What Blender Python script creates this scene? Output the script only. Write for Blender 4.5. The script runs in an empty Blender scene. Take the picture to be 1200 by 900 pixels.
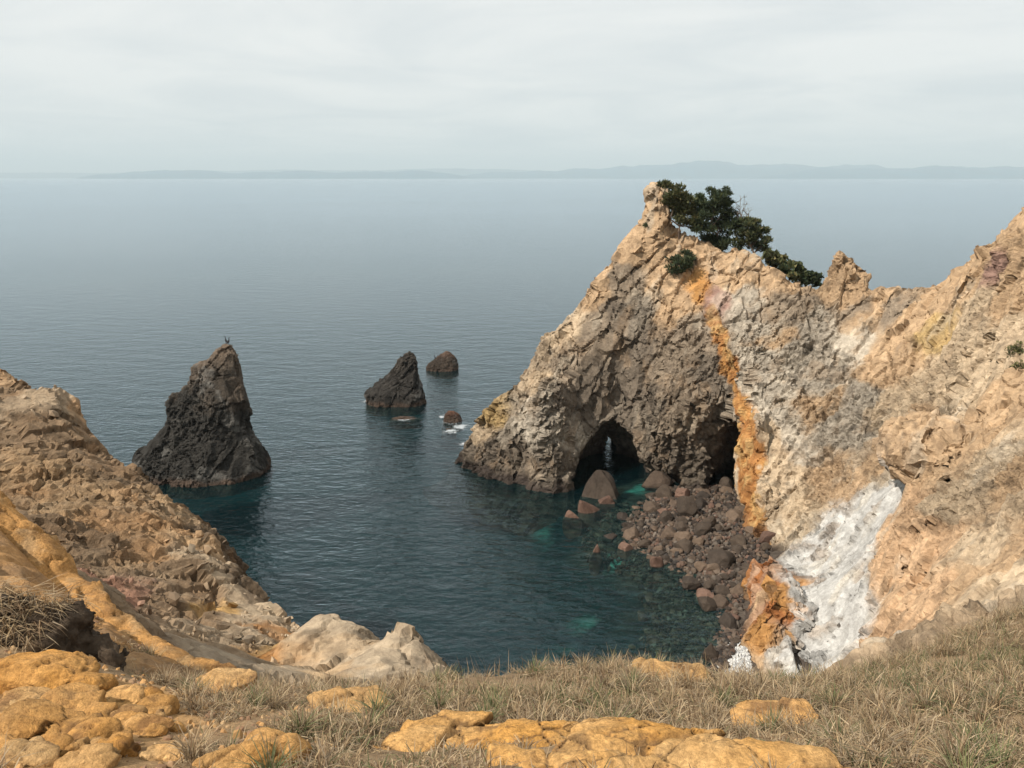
import bpy, bmesh, math, random
import numpy as np
from mathutils import Vector, Matrix, Euler

random.seed(7)
RNG = np.random.default_rng(11)
SC = bpy.context.scene
COL = SC.collection
F32 = np.float32

# ------------------------------------------------------------------ camera
CAM_H = 36.0                       # eye height above the sea, metres
FPX = 942.0                        # focal length in pixels of the 1200 px wide photo
PITCH = math.atan(242.0 / FPX)
cam = bpy.data.cameras.new('camera')
cam.sensor_width = 36.0
cam.lens = 36.0 * FPX / 1200.0
cam.clip_start = 0.1
cam.clip_end = 200000.0
cam_o = bpy.data.objects.new('camera', cam)
cam_o.location = (0, 0, CAM_H)
cam_o.rotation_euler = (math.pi / 2 - PITCH, 0, 0)
COL.objects.link(cam_o)
SC.camera = cam_o

# ------------------------------------------------------------------ sky, sun, exposure
SUN_EL = math.radians(46)
SUN_FROM = Vector((-0.84, -0.54, 0)).normalized()          # horizontal direction towards the sun
SUN_DIR = Vector((SUN_FROM.x * math.cos(SUN_EL), SUN_FROM.y * math.cos(SUN_EL), math.sin(SUN_EL)))
world = bpy.data.worlds.new('World')
SC.world = world
world.use_nodes = True
wn, wl = world.node_tree.nodes, world.node_tree.links
wn.clear()


def wnode(t, **kw):
    n = wn.new(t)
    for k, v in kw.items():
        setattr(n, k, v)
    return n


w_out = wnode('ShaderNodeOutputWorld')
w_bg = wnode('ShaderNodeBackground')
w_sky = wnode('ShaderNodeTexSky', sky_type='NISHITA', sun_disc=False)
w_sky.sun_elevation = SUN_EL
w_sky.sun_rotation = math.atan2(SUN_FROM.x, SUN_FROM.y)
w_sky.air_density = 1.0
w_sky.dust_density = 2.5
w_sky.ozone_density = 1.5
w_bg.inputs['Strength'].default_value = 0.1
# a thin overcast deck: noise on a flat cloud plane seen in perspective
w_tc = wnode('ShaderNodeTexCoord')
w_sep = wnode('ShaderNodeSeparateXYZ')
wl.new(w_tc.outputs['Generated'], w_sep.inputs[0])
w_z = wnode('ShaderNodeMath', operation='ADD')
w_z.inputs[1].default_value = 0.09
w_za = wnode('ShaderNodeMath', operation='ABSOLUTE')
wl.new(w_sep.outputs['Z'], w_za.inputs[0])
wl.new(w_za.outputs[0], w_z.inputs[0])
w_px = wnode('ShaderNodeMath', operation='DIVIDE')
w_py = wnode('ShaderNodeMath', operation='DIVIDE')
wl.new(w_sep.outputs['X'], w_px.inputs[0]); wl.new(w_z.outputs[0], w_px.inputs[1])
wl.new(w_sep.outputs['Y'], w_py.inputs[0]); wl.new(w_z.outputs[0], w_py.inputs[1])
w_cmb = wnode('ShaderNodeCombineXYZ')
wl.new(w_px.outputs[0], w_cmb.inputs[0]); wl.new(w_py.outputs[0], w_cmb.inputs[1])
w_n = wnode('ShaderNodeTexNoise')
w_n.inputs['Scale'].default_value = 0.75
w_n.inputs['Detail'].default_value = 7
w_n.inputs['Roughness'].default_value = 0.55
w_n.inputs['Distortion'].default_value = 0.6
wl.new(w_cmb.outputs[0], w_n.inputs['Vector'])
w_r = wnode('ShaderNodeValToRGB')
w_r.color_ramp.elements[0].position = 0.33
w_r.color_ramp.elements[0].color = (7.35, 7.7, 7.75, 1)
w_r.color_ramp.elements[1].position = 0.62
w_r.color_ramp.elements[1].color = (9.0, 9.05, 8.8, 1)
wl.new(w_n.outputs['Fac'], w_r.inputs['Fac'])
w_mix = wnode('ShaderNodeMix', data_type='RGBA')
w_mix.inputs['Factor'].default_value = 0.93
wl.new(w_sky.outputs[0], w_mix.inputs['A'])
wl.new(w_r.outputs[0], w_mix.inputs['B'])
wl.new(w_mix.outputs['Result'], w_bg.inputs['Color'])
wl.new(w_bg.outputs[0], w_out.inputs['Surface'])

sun = bpy.data.lights.new('sun', 'SUN')
sun.energy = 5.0
sun.angle = math.radians(1.2)
sun.color = (1.0, 0.94, 0.85)
sun_o = bpy.data.objects.new('sun', sun)
sun_o.rotation_euler = SUN_DIR.to_track_quat('Z', 'Y').to_euler()
COL.objects.link(sun_o)

SC.render.engine = 'CYCLES'
SC.view_settings.view_transform = 'Standard'
SC.view_settings.look = 'None'
SC.view_settings.exposure = 0.1
SC.view_settings.gamma = 1.0
SC.cycles.use_denoising = True
SC.cycles.max_bounces = 6
SC.cycles.diffuse_bounces = 1
SC.cycles.glossy_bounces = 3
SC.cycles.transmission_bounces = 2
SC.cycles.transparent_max_bounces = 8
SC.cycles.volume_bounces = 0
SC.cycles.caustics_reflective = False
SC.cycles.caustics_refractive = False

# ------------------------------------------------------------------ survey: sight lines of the photo
CP, SP = math.cos(PITCH), math.sin(PITCH)


def ray(px, py):
    u = (px - 600.0) / FPX
    v = -(py - 450.0) / FPX
    return u, CP + v * SP, -SP + v * CP


def P(px, py, Y):
    u, dy, dz = ray(px, py)
    return (u / dy * Y, Y, CAM_H + dz / dy * Y)


def S(px, py, z=0.0):
    u, dy, dz = ray(px, py)
    Y = (CAM_H - z) * dy / -dz
    return (u / dy * Y, Y, z)


# ------------------------------------------------------------------ numpy noise
TAB = RNG.random((64, 64, 64)).astype(F32) * 2 - 1
ROT = np.array([[0.80, 0.36, -0.48], [-0.60, 0.48, -0.64], [0.0, 0.80, 0.60]], F32)


def vn(p, freq, seed=0):
    q = (p @ ROT).astype(F32) * F32(freq) + F32(seed * 7.31 + 3.7)
    i = np.floor(q).astype(np.int32)
    f = q - i
    w = f * f * f * (f * (f * 6 - 15) + 10)
    x0, y0, z0 = i[..., 0] & 63, i[..., 1] & 63, i[..., 2] & 63
    x1, y1, z1 = (x0 + 1) & 63, (y0 + 1) & 63, (z0 + 1) & 63
    wx, wy, wz = w[..., 0], w[..., 1], w[..., 2]
    a = TAB[x0, y0, z0] * (1 - wx) + TAB[x1, y0, z0] * wx
    b = TAB[x0, y1, z0] * (1 - wx) + TAB[x1, y1, z0] * wx
    c = TAB[x0, y0, z1] * (1 - wx) + TAB[x1, y0, z1] * wx
    d = TAB[x0, y1, z1] * (1 - wx) + TAB[x1, y1, z1] * wx
    return (a * (1 - wy) + b * wy) * (1 - wz) + (c * (1 - wy) + d * wy) * wz


def fbm(p, freq, octs=4, gain=0.5, seed=0):
    s = 0
    a = 1.0
    t = 0.0
    for k in range(octs):
        s = s + a * vn(p @ np.linalg.matrix_power(ROT, k).astype(F32), freq * 2.03 ** k, seed + k * 3)
        t += a
        a *= gain
    return s / t


def ridged(p, freq, octs=4, gain=0.5, seed=0):
    s = 0
    a = 1.0
    t = 0.0
    for k in range(octs):
        n = 1 - np.abs(vn(p @ np.linalg.matrix_power(ROT, k).astype(F32), freq * 2.1 ** k, seed + k * 5)) * 1.6
        s = s + a * n
        t += a
        a *= gain
    return s / t


JIT = RNG.random((32, 32, 32, 3)).astype(F32)
JITF = JIT.reshape(-1, 3)
CIDF = RNG.random(32 ** 3).astype(F32)
TILT = (RNG.random((32 ** 3, 3)) * 2 - 1).astype(F32)


def worley(p, freq):
    """F1, F2, a random number per cell and a random tilt per cell (flat facets)"""
    q = p.astype(F32) * F32(freq) + F32(11.3)
    i = np.floor(q).astype(np.int32)
    n = len(q)
    f1 = np.full(n, 99, F32)
    f2 = np.full(n, 99, F32)
    best = np.zeros(n, np.int32)
    tilt = np.zeros(n, F32)
    for dx in (-1, 0, 1):
        for dy in (-1, 0, 1):
            for dz in (-1, 0, 1):
                h = (((i[:, 0] + dx) & 31) * 32 + ((i[:, 1] + dy) & 31)) * 32 + ((i[:, 2] + dz) & 31)
                j = JITF[h]
                rx = q[:, 0] - i[:, 0] - dx - j[:, 0]
                ry = q[:, 1] - i[:, 1] - dy - j[:, 1]
                rz = q[:, 2] - i[:, 2] - dz - j[:, 2]
                d = rx * rx + ry * ry + rz * rz
                m = d < f1
                f2 = np.where(m, f1, np.minimum(f2, d))
                f1 = np.where(m, d, f1)
                best = np.where(m, h, best)
                tl = TILT[h]
                tilt = np.where(m, rx * tl[:, 0] + ry * tl[:, 1] + rz * tl[:, 2], tilt)
    return np.sqrt(f1), np.sqrt(f2), CIDF[best], tilt


def sstep(a, b, x):
    t = np.clip((x - a) / (b - a), 0, 1)
    return t * t * (3 - 2 * t)


# ------------------------------------------------------------------ mesh helpers
def mesh_np(name, verts, faces, smooth=True, colors=None):
    """verts (n,3); faces (m,k) with k = 3 or 4"""
    me = bpy.data.meshes.new(name)
    verts = np.ascontiguousarray(verts, F32)
    faces = np.ascontiguousarray(faces, np.int32)
    k = faces.shape[1]
    me.vertices.add(len(verts))
    me.vertices.foreach_set('co', verts.ravel())
    me.loops.add(faces.size)
    me.loops.foreach_set('vertex_index', faces.ravel())
    me.polygons.add(len(faces))
    me.polygons.foreach_set('loop_start', np.arange(0, faces.size, k, dtype=np.int32))
    me.polygons.foreach_set('use_smooth', np.full(len(faces), bool(smooth)))
    me.update(calc_edges=True)
    if colors is not None:
        c = np.ones((len(verts), 4), F32)
        colors = np.asarray(colors)
        c[:, :colors.shape[1]] = colors
        ca = me.color_attributes.new('Col', 'FLOAT_COLOR', 'POINT')
        ca.data.foreach_set('color', c.ravel())
    return me


def link(name, me, mat=None, parent=None, label=None, category=None, group=None, kind=None):
    o = bpy.data.objects.new(name, me)
    COL.objects.link(o)
    if mat is not None and me is not None and not me.materials:
        me.materials.append(mat)
    if parent is not None:
        o.parent = parent
    tag(o, label, category, group, kind)
    return o


def tag(o, label=None, category=None, group=None, kind=None):
    if label:
        o['label'] = label
    if category:
        o['category'] = category
    if group:
        o['group'] = group
    if kind:
        o['kind'] = kind


def vnormals(v, q):
    a = v[q[:, 2]] - v[q[:, 0]]
    b = v[q[:, -1]] - v[q[:, 1]]
    n = np.cross(a, b)
    out = np.zeros_like(v)
    for k in range(q.shape[1]):
        for c in range(3):
            out[:, c] += np.bincount(q[:, k], n[:, c], len(v)).astype(F32)
    return out / np.maximum(np.linalg.norm(out, axis=1, keepdims=True), 1e-9)


def surface_nets(f, x0, dx):
    """f: 3-D field, solid where f < 0. Returns verts and quads."""
    nx, ny, nz = f.shape
    s = f < 0
    cells = np.zeros((nx - 1, ny - 1, nz - 1), np.uint8)
    for a in (0, 1):
        for b in (0, 1):
            for c in (0, 1):
                cells += s[a:nx - 1 + a, b:ny - 1 + b, c:nz - 1 + c]
    act = (cells > 0) & (cells < 8)
    ii = np.argwhere(act)
    vid = np.full(act.shape, -1, np.int32)
    vid[act] = np.arange(len(ii))
    i, j, k = ii.T
    corner = {}
    for a in (0, 1):
        for b in (0, 1):
            for c in (0, 1):
                corner[a, b, c] = f[i + a, j + b, k + c]
    pos = np.zeros((len(ii), 3), F32)
    cnt = np.zeros(len(ii), F32)
    for ca in corner:
        for ax in range(3):
            if ca[ax] == 0:
                cb = tuple(1 if q == ax else ca[q] for q in range(3))
                va, vb = corner[ca], corner[cb]
                m = (va < 0) != (vb < 0)
                t = np.where(m, va / np.where(m, va - vb, 1), 0)
                for q in range(3):
                    pos[:, q] += np.where(m, ca[q] + (t if q == ax else 0), 0)
                cnt += m
    pos /= cnt[:, None]
    v = (ii + pos) * dx + np.array(x0)
    quads = []
    for ax in range(3):
        sl = [slice(1, -1)] * 3
        sl[ax] = slice(0, -1)
        sh = list(sl)
        sh[ax] = slice(1, None)
        a, b = s[tuple(sl)], s[tuple(sh)]
        for flip, m in ((False, a & ~b), (True, ~a & b)):
            e = np.argwhere(m)
            off = [1, 1, 1]
            off[ax] = 0
            e = e + np.array(off)
            u, w = (ax + 1) % 3, (ax + 2) % 3
            q = []
            for du, dw in ((-1, -1), (0, -1), (0, 0), (-1, 0)):
                c = e.copy()
                c[:, u] += du
                c[:, w] += dw
                q.append(vid[c[:, 0], c[:, 1], c[:, 2]])
            q = np.stack(q, 1)
            if flip:
                q = q[:, ::-1]
            quads.append(q)
    return v.astype(F32), np.concatenate(quads).astype(np.int32)


def solid_only(v, q, least=600):
    """drop loose crumbs that are not joined to the main body"""
    lab = np.arange(len(v))
    while True:
        m = lab[q].min(1)
        new = lab.copy()
        for k in range(q.shape[1]):
            np.minimum.at(new, q[:, k], m)
        new = new[new]
        if (new == lab).all():
            break
        lab = new
    cnt_ = np.bincount(lab, minlength=len(v))
    keep_ = cnt_[lab] >= least
    q = q[keep_[q].all(1)]
    idx_ = np.cumsum(keep_) - 1
    return v[keep_], idx_[q]


# ------------------------------------------------------------------ materials
def nodes_of(name):
    m = bpy.data.materials.new(name)
    m.use_nodes = True
    nt = m.node_tree
    nt.nodes.clear()
    return m, nt.nodes, nt.links


def noise_node(n, l, vec, scale, detail=6, rough=0.6, dist=0.0, dims=None):
    t = n.new('ShaderNodeTexNoise')
    t.inputs['Scale'].default_value = scale
    t.inputs['Detail'].default_value = detail
    t.inputs['Roughness'].default_value = rough
    t.inputs['Distortion'].default_value = dist
    if vec is not None:
        l.new(vec, t.inputs['Vector'])
    return t


def ramp(n, l, fac, stops):
    r = n.new('ShaderNodeValToRGB')
    e = r.color_ramp.elements
    while len(e) < len(stops):
        e.new(0.5)
    for k, (p, c) in enumerate(stops):
        e[k].position = p
        e[k].color = (*c, 1) if len(c) == 3 else c
    l.new(fac, r.inputs['Fac'])
    return r


def mixc(n, l, mode, fac, a, b):
    m = n.new('ShaderNodeMix')
    m.data_type = 'RGBA'
    m.blend_type = mode
    for key, val in (('Factor', fac), ('A', a), ('B', b)):
        if isinstance(val, (int, float)):
            m.inputs[key].default_value = val
        elif isinstance(val, tuple):
            m.inputs[key].default_value = (*val, 1)
        else:
            l.new(val, m.inputs[key])
    return m.outputs['Result']


def rock_material(name, detail_scale=1.0, bump=1.0, base=None, speck=0.35, rough=0.92, crack=0.5, chip=1.0):
    """rock whose large colour patches come from the mesh, with grain, pits and cracks on top"""
    m, n, l = nodes_of(name)
    out = n.new('ShaderNodeOutputMaterial')
    b = n.new('ShaderNodeBsdfPrincipled')
    b.inputs['Roughness'].default_value = rough
    b.inputs['Specular IOR Level'].default_value = 0.2
    tc = n.new('ShaderNodeTexCoord')
    vec = tc.outputs['Object']
    if base is None:
        a = n.new('ShaderNodeAttribute')
        a.attribute_name = 'Col'
        col = a.outputs['Color']
    else:
        oi = n.new('ShaderNodeObjectInfo')
        hv = ramp(n, l, oi.outputs['Random'], base)
        hv.color_ramp.interpolation = 'LINEAR'
        col = hv.outputs[0]
    n1 = noise_node(n, l, vec, 0.55 * detail_scale, 8, 0.65, 0.3)
    r1 = ramp(n, l, n1.outputs['Fac'], [(0.3, (0.62, 0.60, 0.58)), (0.7, (1.3, 1.28, 1.24))])
    col = mixc(n, l, 'MULTIPLY', 0.75, col, r1.outputs[0])
    n2 = noise_node(n, l, vec, 4.5 * detail_scale, 8, 0.75)
    r2 = ramp(n, l, n2.outputs['Fac'], [(0.32, (0.55, 0.52, 0.50)), (0.55, (1.05, 1.04, 1.02)), (0.75, (1.35, 1.33, 1.3))])
    col = mixc(n, l, 'MULTIPLY', speck * 1.6 if speck * 1.6 < 1 else 1.0, col, r2.outputs[0])
    # relief
    v1 = n.new('ShaderNodeTexVoronoi')
    v1.feature = 'DISTANCE_TO_EDGE'
    v1.inputs['Scale'].default_value = 0.9 * detail_scale
    wv = mixc(n, l, 'LINEAR_LIGHT', 0.22, vec, n1.outputs['Color'])
    l.new(wv, v1.inputs['Vector'])
    rc = ramp(n, l, v1.outputs['Distance'], [(0.0, (0, 0, 0)), (0.07, (1, 1, 1))])
    chips = []
    for sc_, ht in ((0.8, 0.26), (2.1, 0.10), (5.5, 0.035)):
        vc = n.new('ShaderNodeTexVoronoi')
        vc.inputs['Scale'].default_value = sc_ * detail_scale
        wv2 = mixc(n, l, 'LINEAR_LIGHT', 0.06, vec, n2.outputs['Color'])
        l.new(wv2, vc.inputs['Vector'])
        sp = n.new('ShaderNodeSeparateColor')
        l.new(vc.outputs['Color'], sp.inputs[0])
        chips.append((sp.outputs[0], ht * chip, vc))
    rcell = ramp(n, l, chips[1][0], [(0.0, (0.76, 0.75, 0.74)), (1.0, (1.18, 1.18, 1.18))])
    col = mixc(n, l, 'MULTIPLY', 0.8 * chip if chip < 1.2 else 1.0, col, rcell.outputs[0])
    l.new(col, b.inputs['Base Color'])
    n3 = noise_node(n, l, vec, 1.7 * detail_scale, 12, 0.68, 0.4)
    n4 = noise_node(n, l, vec, 11 * detail_scale, 6, 0.7)
    add = n.new('ShaderNodeMath'); add.operation = 'MULTIPLY_ADD'
    l.new(rc.outputs[0], add.inputs[0]); add.inputs[1].default_value = 0.10 * crack
    l.new(n3.outputs['Fac'], add.inputs[2])
    add2 = n.new('ShaderNodeMath'); add2.operation = 'MULTIPLY_ADD'
    l.new(n4.outputs['Fac'], add2.inputs[0]); add2.inputs[1].default_value = 0.16
    l.new(add.outputs[0], add2.inputs[2])
    for so, ht, _ in chips:
        ad = n.new('ShaderNodeMath'); ad.operation = 'MULTIPLY_ADD'
        l.new(so, ad.inputs[0]); ad.inputs[1].default_value = ht
        l.new(add2.outputs[0], ad.inputs[2])
        add2 = ad
    bp = n.new('ShaderNodeBump')
    bp.inputs['Strength'].default_value = 0.9 * min(bump, 1.1)
    bp.inputs['Distance'].default_value = 0.75 * bump / detail_scale
    if base is None:
        bs = n.new('ShaderNodeMath'); bs.operation = 'MULTIPLY'
        l.new(a.outputs['Alpha'], bs.inputs[0]); bs.inputs[1].default_value = 0.9 * min(bump, 1.1)
        l.new(bs.outputs[0], bp.inputs['Strength'])
    l.new(add2.outputs[0], bp.inputs['Height'])
    l.new(bp.outputs[0], b.inputs['Normal'])
    l.new(b.outputs[0], out.inputs['Surface'])
    return m


def simple_material(name, color, rough=0.8, var=0.3, scale=6.0, attr=False, translucent=0.0):
    m, n, l = nodes_of(name)
    out = n.new('ShaderNodeOutputMaterial')
    b = n.new('ShaderNodeBsdfPrincipled')
    b.inputs['Roughness'].default_value = rough
    b.inputs['Specular IOR Level'].default_value = 0.25
    tc = n.new('ShaderNodeTexCoord')
    if attr:
        a = n.new('ShaderNodeAttribute')
        a.attribute_name = 'Col'
        col = a.outputs['Color']
    else:
        nz = noise_node(n, l, tc.outputs['Object'], scale, 5, 0.6)
        r = ramp(n, l, nz.outputs['Fac'], [(0.3, tuple(c * (1 - var) for c in color)), (0.7, tuple(c * (1 + var) for c in color))])
        col = r.outputs[0]
    l.new(col, b.inputs['Base Color'])
    if translucent > 0:
        t = n.new('ShaderNodeBsdfTranslucent')
        l.new(col, t.inputs['Color'])
        mx = n.new('ShaderNodeMixShader')
        mx.inputs[0].default_value = translucent
        l.new(b.outputs[0], mx.inputs[1]); l.new(t.outputs[0], mx.inputs[2])
        l.new(mx.outputs[0], out.inputs['Surface'])
    else:
        l.new(b.outputs[0], out.inputs['Surface'])
    return m


M_CLIFF = rock_material('cliff_rock', 1.0, 0.92)
M_NEAR = rock_material('weathered_ground', 3.0, 0.7, chip=0.5)
M_STACK = rock_material('dark_sea_rock', 1.0, 1.2, speck=0.5)

# ------------------------------------------------------------------ terrain: surveyed points, one height field
PTS = []


def add(*pts):
    PTS.extend(pts)


# headland: sea side, foot, faces, ridge, back
add((-12, 98, -5), (-9, 94, -5), (-4, 89, -5), (4, 84.5, -5), (10, 87, -4), (16, 87, -4), (19.5, 84, -4), (20.5, 79, -4), (20.5, 73, -4),
    (19.5, 68, -4), (16, 62, -4), (14.5, 56, -4), (13.5, 50, -4), (11, 44, -4), (8, 38, -3))
add((-6.7, 99.6, 0), (-3.5, 95, 0), (0, 92, 0), (3, 90.2, 0), (6, 88.7, 0), (9, 90.3, 0), (12, 92, 0), (17.7, 91.2, 0), (21.5, 89.8, 0), (23.2, 84, 0),
    (23.7, 80, 0), (23.8, 76.8, 0.2), (24.6, 75.0, 0.2), (25.5, 72.2, 1.0))
add(P(545, 506, 99.8), P(580, 463, 99.5), P(620, 420, 99), P(643, 386, 99), P(700, 322, 99.5), P(733, 288, 100), P(752, 266, 100.8), P(762, 258, 101.2), P(776, 256, 101.3), P(790, 262, 101.2), P(815, 276, 100.2), P(840, 294, 98.6), P(858, 294, 97.5),
    P(872, 290, 96.8), P(890, 300, 96.2), P(908, 312, 95.6), P(925, 327, 95.2), P(942, 338, 94.9), P(958, 336, 94.4), P(972, 322, 93.8), P(985, 305, 93.4))
add(P(570, 525, 96.6), P(600, 520, 94.6), P(640, 480, 93.0), P(620, 445, 96.5), P(660, 540, 89.6), P(655, 505, 90.6), P(660, 440, 93.6), P(685, 500, 94.0), P(690, 440, 95.8), P(700, 380, 97.0),
    P(725, 470, 96.0), P(735, 400, 97.0), P(750, 340, 98.4), P(770, 290, 99.8), P(765, 440, 93.4), P(790, 470, 91.9), P(790, 520, 91.1), P(825, 520, 90.3), P(830, 450, 90.6), P(800, 390, 93.6),
    P(800, 335, 97.4), P(832, 380, 93.4), P(845, 335, 96.0), P(850, 420, 90.4), P(868, 460, 86.8), P(872, 520, 82.4), P(878, 570, 79.0), P(880, 605, 77.4), P(880, 380, 91.6), P(905, 380, 91.6), P(890, 335, 95.2))
add((-9, 104, -5), (-3, 106, -4), (4, 109, -4), (12, 112, -4), (20, 115, -4), (30, 115, -4), (42, 114, -4), (60, 112, -4),
    (0, 102.2, 4), (7, 104, 10), (14, 107, 12), (20, 108, 16), (26, 106, 16), (34, 103, 14), (41, 101, 12), (50, 98, 14))
# right-hand cliff
add(P(998, 318, 92.6), P(1005, 332, 92), P(1018, 338, 91), P(1035, 344, 90), P(1058, 349, 88), P(1080, 341, 86), P(1110, 323, 83), P(1140, 297, 80), P(1165, 277, 77),
    P(1190, 260, 74), P(1230, 244, 70), (50, 92, 16), (54, 88, 18), (60, 80, 28), (62, 70, 34), (60, 58, 35), (56, 46, 34), (48, 36, 32))
add(P(915, 450, 86.4), P(905, 550, 79.5), P(900, 600, 76.2), P(925, 640, 71.5), P(960, 600, 72.5), P(960, 520, 78.5), P(985, 430, 84.5), P(975, 380, 89.2), P(1030, 400, 85), P(1055, 450, 78.8),
    P(1040, 540, 70), P(1010, 600, 66.2), P(1000, 650, 62.2), P(955, 680, 63.2), P(950, 740, 56.4), P(925, 790, 53), P(985, 760, 53.4), P(1020, 735, 52),
    P(1110, 500, 68), P(1110, 420, 76.5), P(1130, 360, 79), P(1150, 440, 68), P(1190, 350, 67.6), P(1190, 500, 55.5), P(1150, 540, 59),
    P(1085, 545, 63.8), P(1080, 580, 58.5), P(1055, 640, 53), P(1050, 700, 48.2), P(1080, 680, 47), P(1130, 620, 49), P(1190, 600, 44), P(1150, 700, 39), P(1200, 680, 37),
    P(1110, 745, 38), P(1190, 730, 32), P(1045, 740, 44))
add((18.5, 56.2, 0), (20, 62, 0.3), (22.6, 67, 0.5), (17.3, 51.5, 0), (16.5, 46, 0), (14, 40, 1), (30, 30, 24), (40, 30, 29), (24, 24, 26), (30, 18, 29))
# the slope below the viewpoint
add((-2, 18, 22), (3, 18, 22), (8, 19, 22.5), (12, 22, 22), (16, 27, 19), (-1, 24, 15), (5, 24, 14), (10, 27, 14), (0, 32, 4), (6, 32, 4), (12, 33, 8), (0, 38, -4), (-6, 38, -4))
# left-hand cliff
add(P(-60, 385, 56), P(0, 421, 52), P(22, 432, 51), P(48, 452, 50), P(82, 458, 49), P(92, 490, 48), P(104, 508, 47), P(150, 540, 44.6), P(190, 572, 42), P(212, 600, 40.4),
    P(240, 632, 38.4), P(275, 668, 36), P(300, 695, 34.4), P(325, 712, 33), P(345, 722, 31.4), P(365, 745, 29.5))
add(P(262, 638, 42), P(290, 676, 38.6))
add(P(30, 520, 43.5), P(30, 600, 35), P(-60, 500, 48), P(-60, 600, 36), P(130, 560, 41.6), P(60, 560, 40), P(130, 640, 32.6), P(130, 700, 26.6), P(190, 620, 36), P(220, 690, 31), P(205, 745, 25.6), P(280, 720, 30.5),
    P(300, 770, 26.2), P(335, 770, 27), P(60, 660, 29), P(0, 610, 30), P(250, 780, 24), P(345, 795, 22.5))
add((-45, 66, -4), (-36, 62, -4), (-29, 58, -4), (-22, 54, -4), (-15, 49.5, -4), (-10, 46, -4), (-6, 42, -4), (-60, 66, 0), (-66, 50, 26), (-50, 40, 24), (-42, 30, 24), (-30, 20, 27))
# two pale knobs past the turf edge
add(P(378, 716, 26), P(405, 708, 25.6), P(428, 724, 25.2), P(440, 752, 24.6), P(462, 735, 24.2), P(482, 730, 24.2), P(508, 745, 23.6), P(523, 772, 22.6), P(440, 790, 21),
    (-2.2, 27, 13), (-4.5, 30, 10), (-8, 33, 8), (-9, 38, -1))

# foreground: turf shelf and its edge
FG = [P(-40, 900, 5.2), P(0, 900, 5.2), P(300, 900, 5.1), P(600, 900, 5.0), P(900, 900, 5.0), P(1200, 900, 5.2), P(1240, 900, 5.3),
      P(0, 850, 6.6), P(150, 850, 6.8), P(300, 850, 7.6), P(450, 850, 7.6), P(600, 850, 7.6), P(750, 850, 7.6), P(900, 850, 7.8), P(1050, 850, 7.4), P(1200, 850, 7.2),
      P(0, 795, 8.6), P(120, 800, 8.8), P(220, 815, 9.8), P(330, 815, 11.2), P(430, 812, 11.6), P(520, 800, 11.8), P(600, 795, 12), P(700, 788, 12.2), P(800, 798, 12.2), P(870, 808, 12),
      P(950, 800, 12), P(1040, 780, 12.6), P(1130, 770, 12), P(1200, 780, 10.6), P(1200, 715, 15.6), P(1130, 742, 14.6), P(1060, 772, 13.6),
      P(0, 622, 17.2), P(30, 650, 16.8), P(75, 690, 16.0), P(120, 725, 15.2), P(170, 757, 14.4), P(220, 782, 13.8), P(265, 798, 13.2),
      P(40, 770, 10.4), P(100, 775, 10.8), P(180, 800, 11.2), P(0, 700, 13.2), P(60, 740, 12.2),
      P(1300, 690, 17), P(1300, 800, 10), P(-60, 600, 18), P(-60, 720, 13), P(-60, 820, 8.2),
      (0, 0, 34.3), (-6, 0, 34.0), (6, 0, 34.0), (-14, 0, 33.5), (14, 0, 33.5), (0, 2.5, 33.2), (-8, 2.5, 33), (8, 2.5, 33), (-18, 8, 31), (18, 8, 31)]
FG_OUT = [(-14.0, 20, 24.5), (-11, 18.5, 23.5), (-8, 17.6, 23), (-5.4, 16.6, 22.6), (-3, 15.8, 23), (0, 15.4, 23.5), (3, 15.4, 23.5), (6, 15.6, 23.5), (9, 17, 23.5), (13, 19.5, 23.5), (18, 20, 25), (-20, 22, 26)]
add(*FG)


def rbf(points):
    p = np.array(points, float)
    # drop near-coincident plan positions
    keep = []
    for a in range(len(p)):
        if all((p[a, 0] - p[b, 0]) ** 2 + (p[a, 1] - p[b, 1]) ** 2 > 0.09 for b in keep):
            keep.append(a)
    p = p[keep]
    d = np.sqrt(((p[:, None, :2] - p[None, :, :2]) ** 2).sum(-1) + 0.04)
    n = len(p)
    A = np.zeros((n + 1, n + 1))
    A[:n, :n] = d
    A[:n, n] = 1
    A[n, :n] = 1
    w = np.linalg.solve(A, np.append(p[:, 2], 0))

    def h(x, y):
        x = np.asarray(x, F32)
        y = np.asarray(y, F32)
        o = np.full(np.broadcast(x, y).shape, w[n], F32)
        for k in range(n):
            o += F32(w[k]) * np.sqrt((x - F32(p[k, 0])) ** 2 + (y - F32(p[k, 1])) ** 2 + F32(0.04))
        return o
    return h


H_ALL = rbf(PTS)
H_FG = rbf(FG + FG_OUT)


def march(h, px, py, y0=12.0, y1=130.0, st=0.12):
    """where the sight line through a photo pixel meets the ground"""
    u, dy, dz = ray(px, py)
    Y = np.arange(y0, y1, st)
    z = CAM_H + dz / dy * Y
    g = h(u / dy * Y, Y)
    k = np.flatnonzero((z < g) | (z < 0))
    if len(k) == 0:
        return None
    k = k[0]
    return (u / dy * Y[k], Y[k], max(float(z[k]), 0.0))


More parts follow.
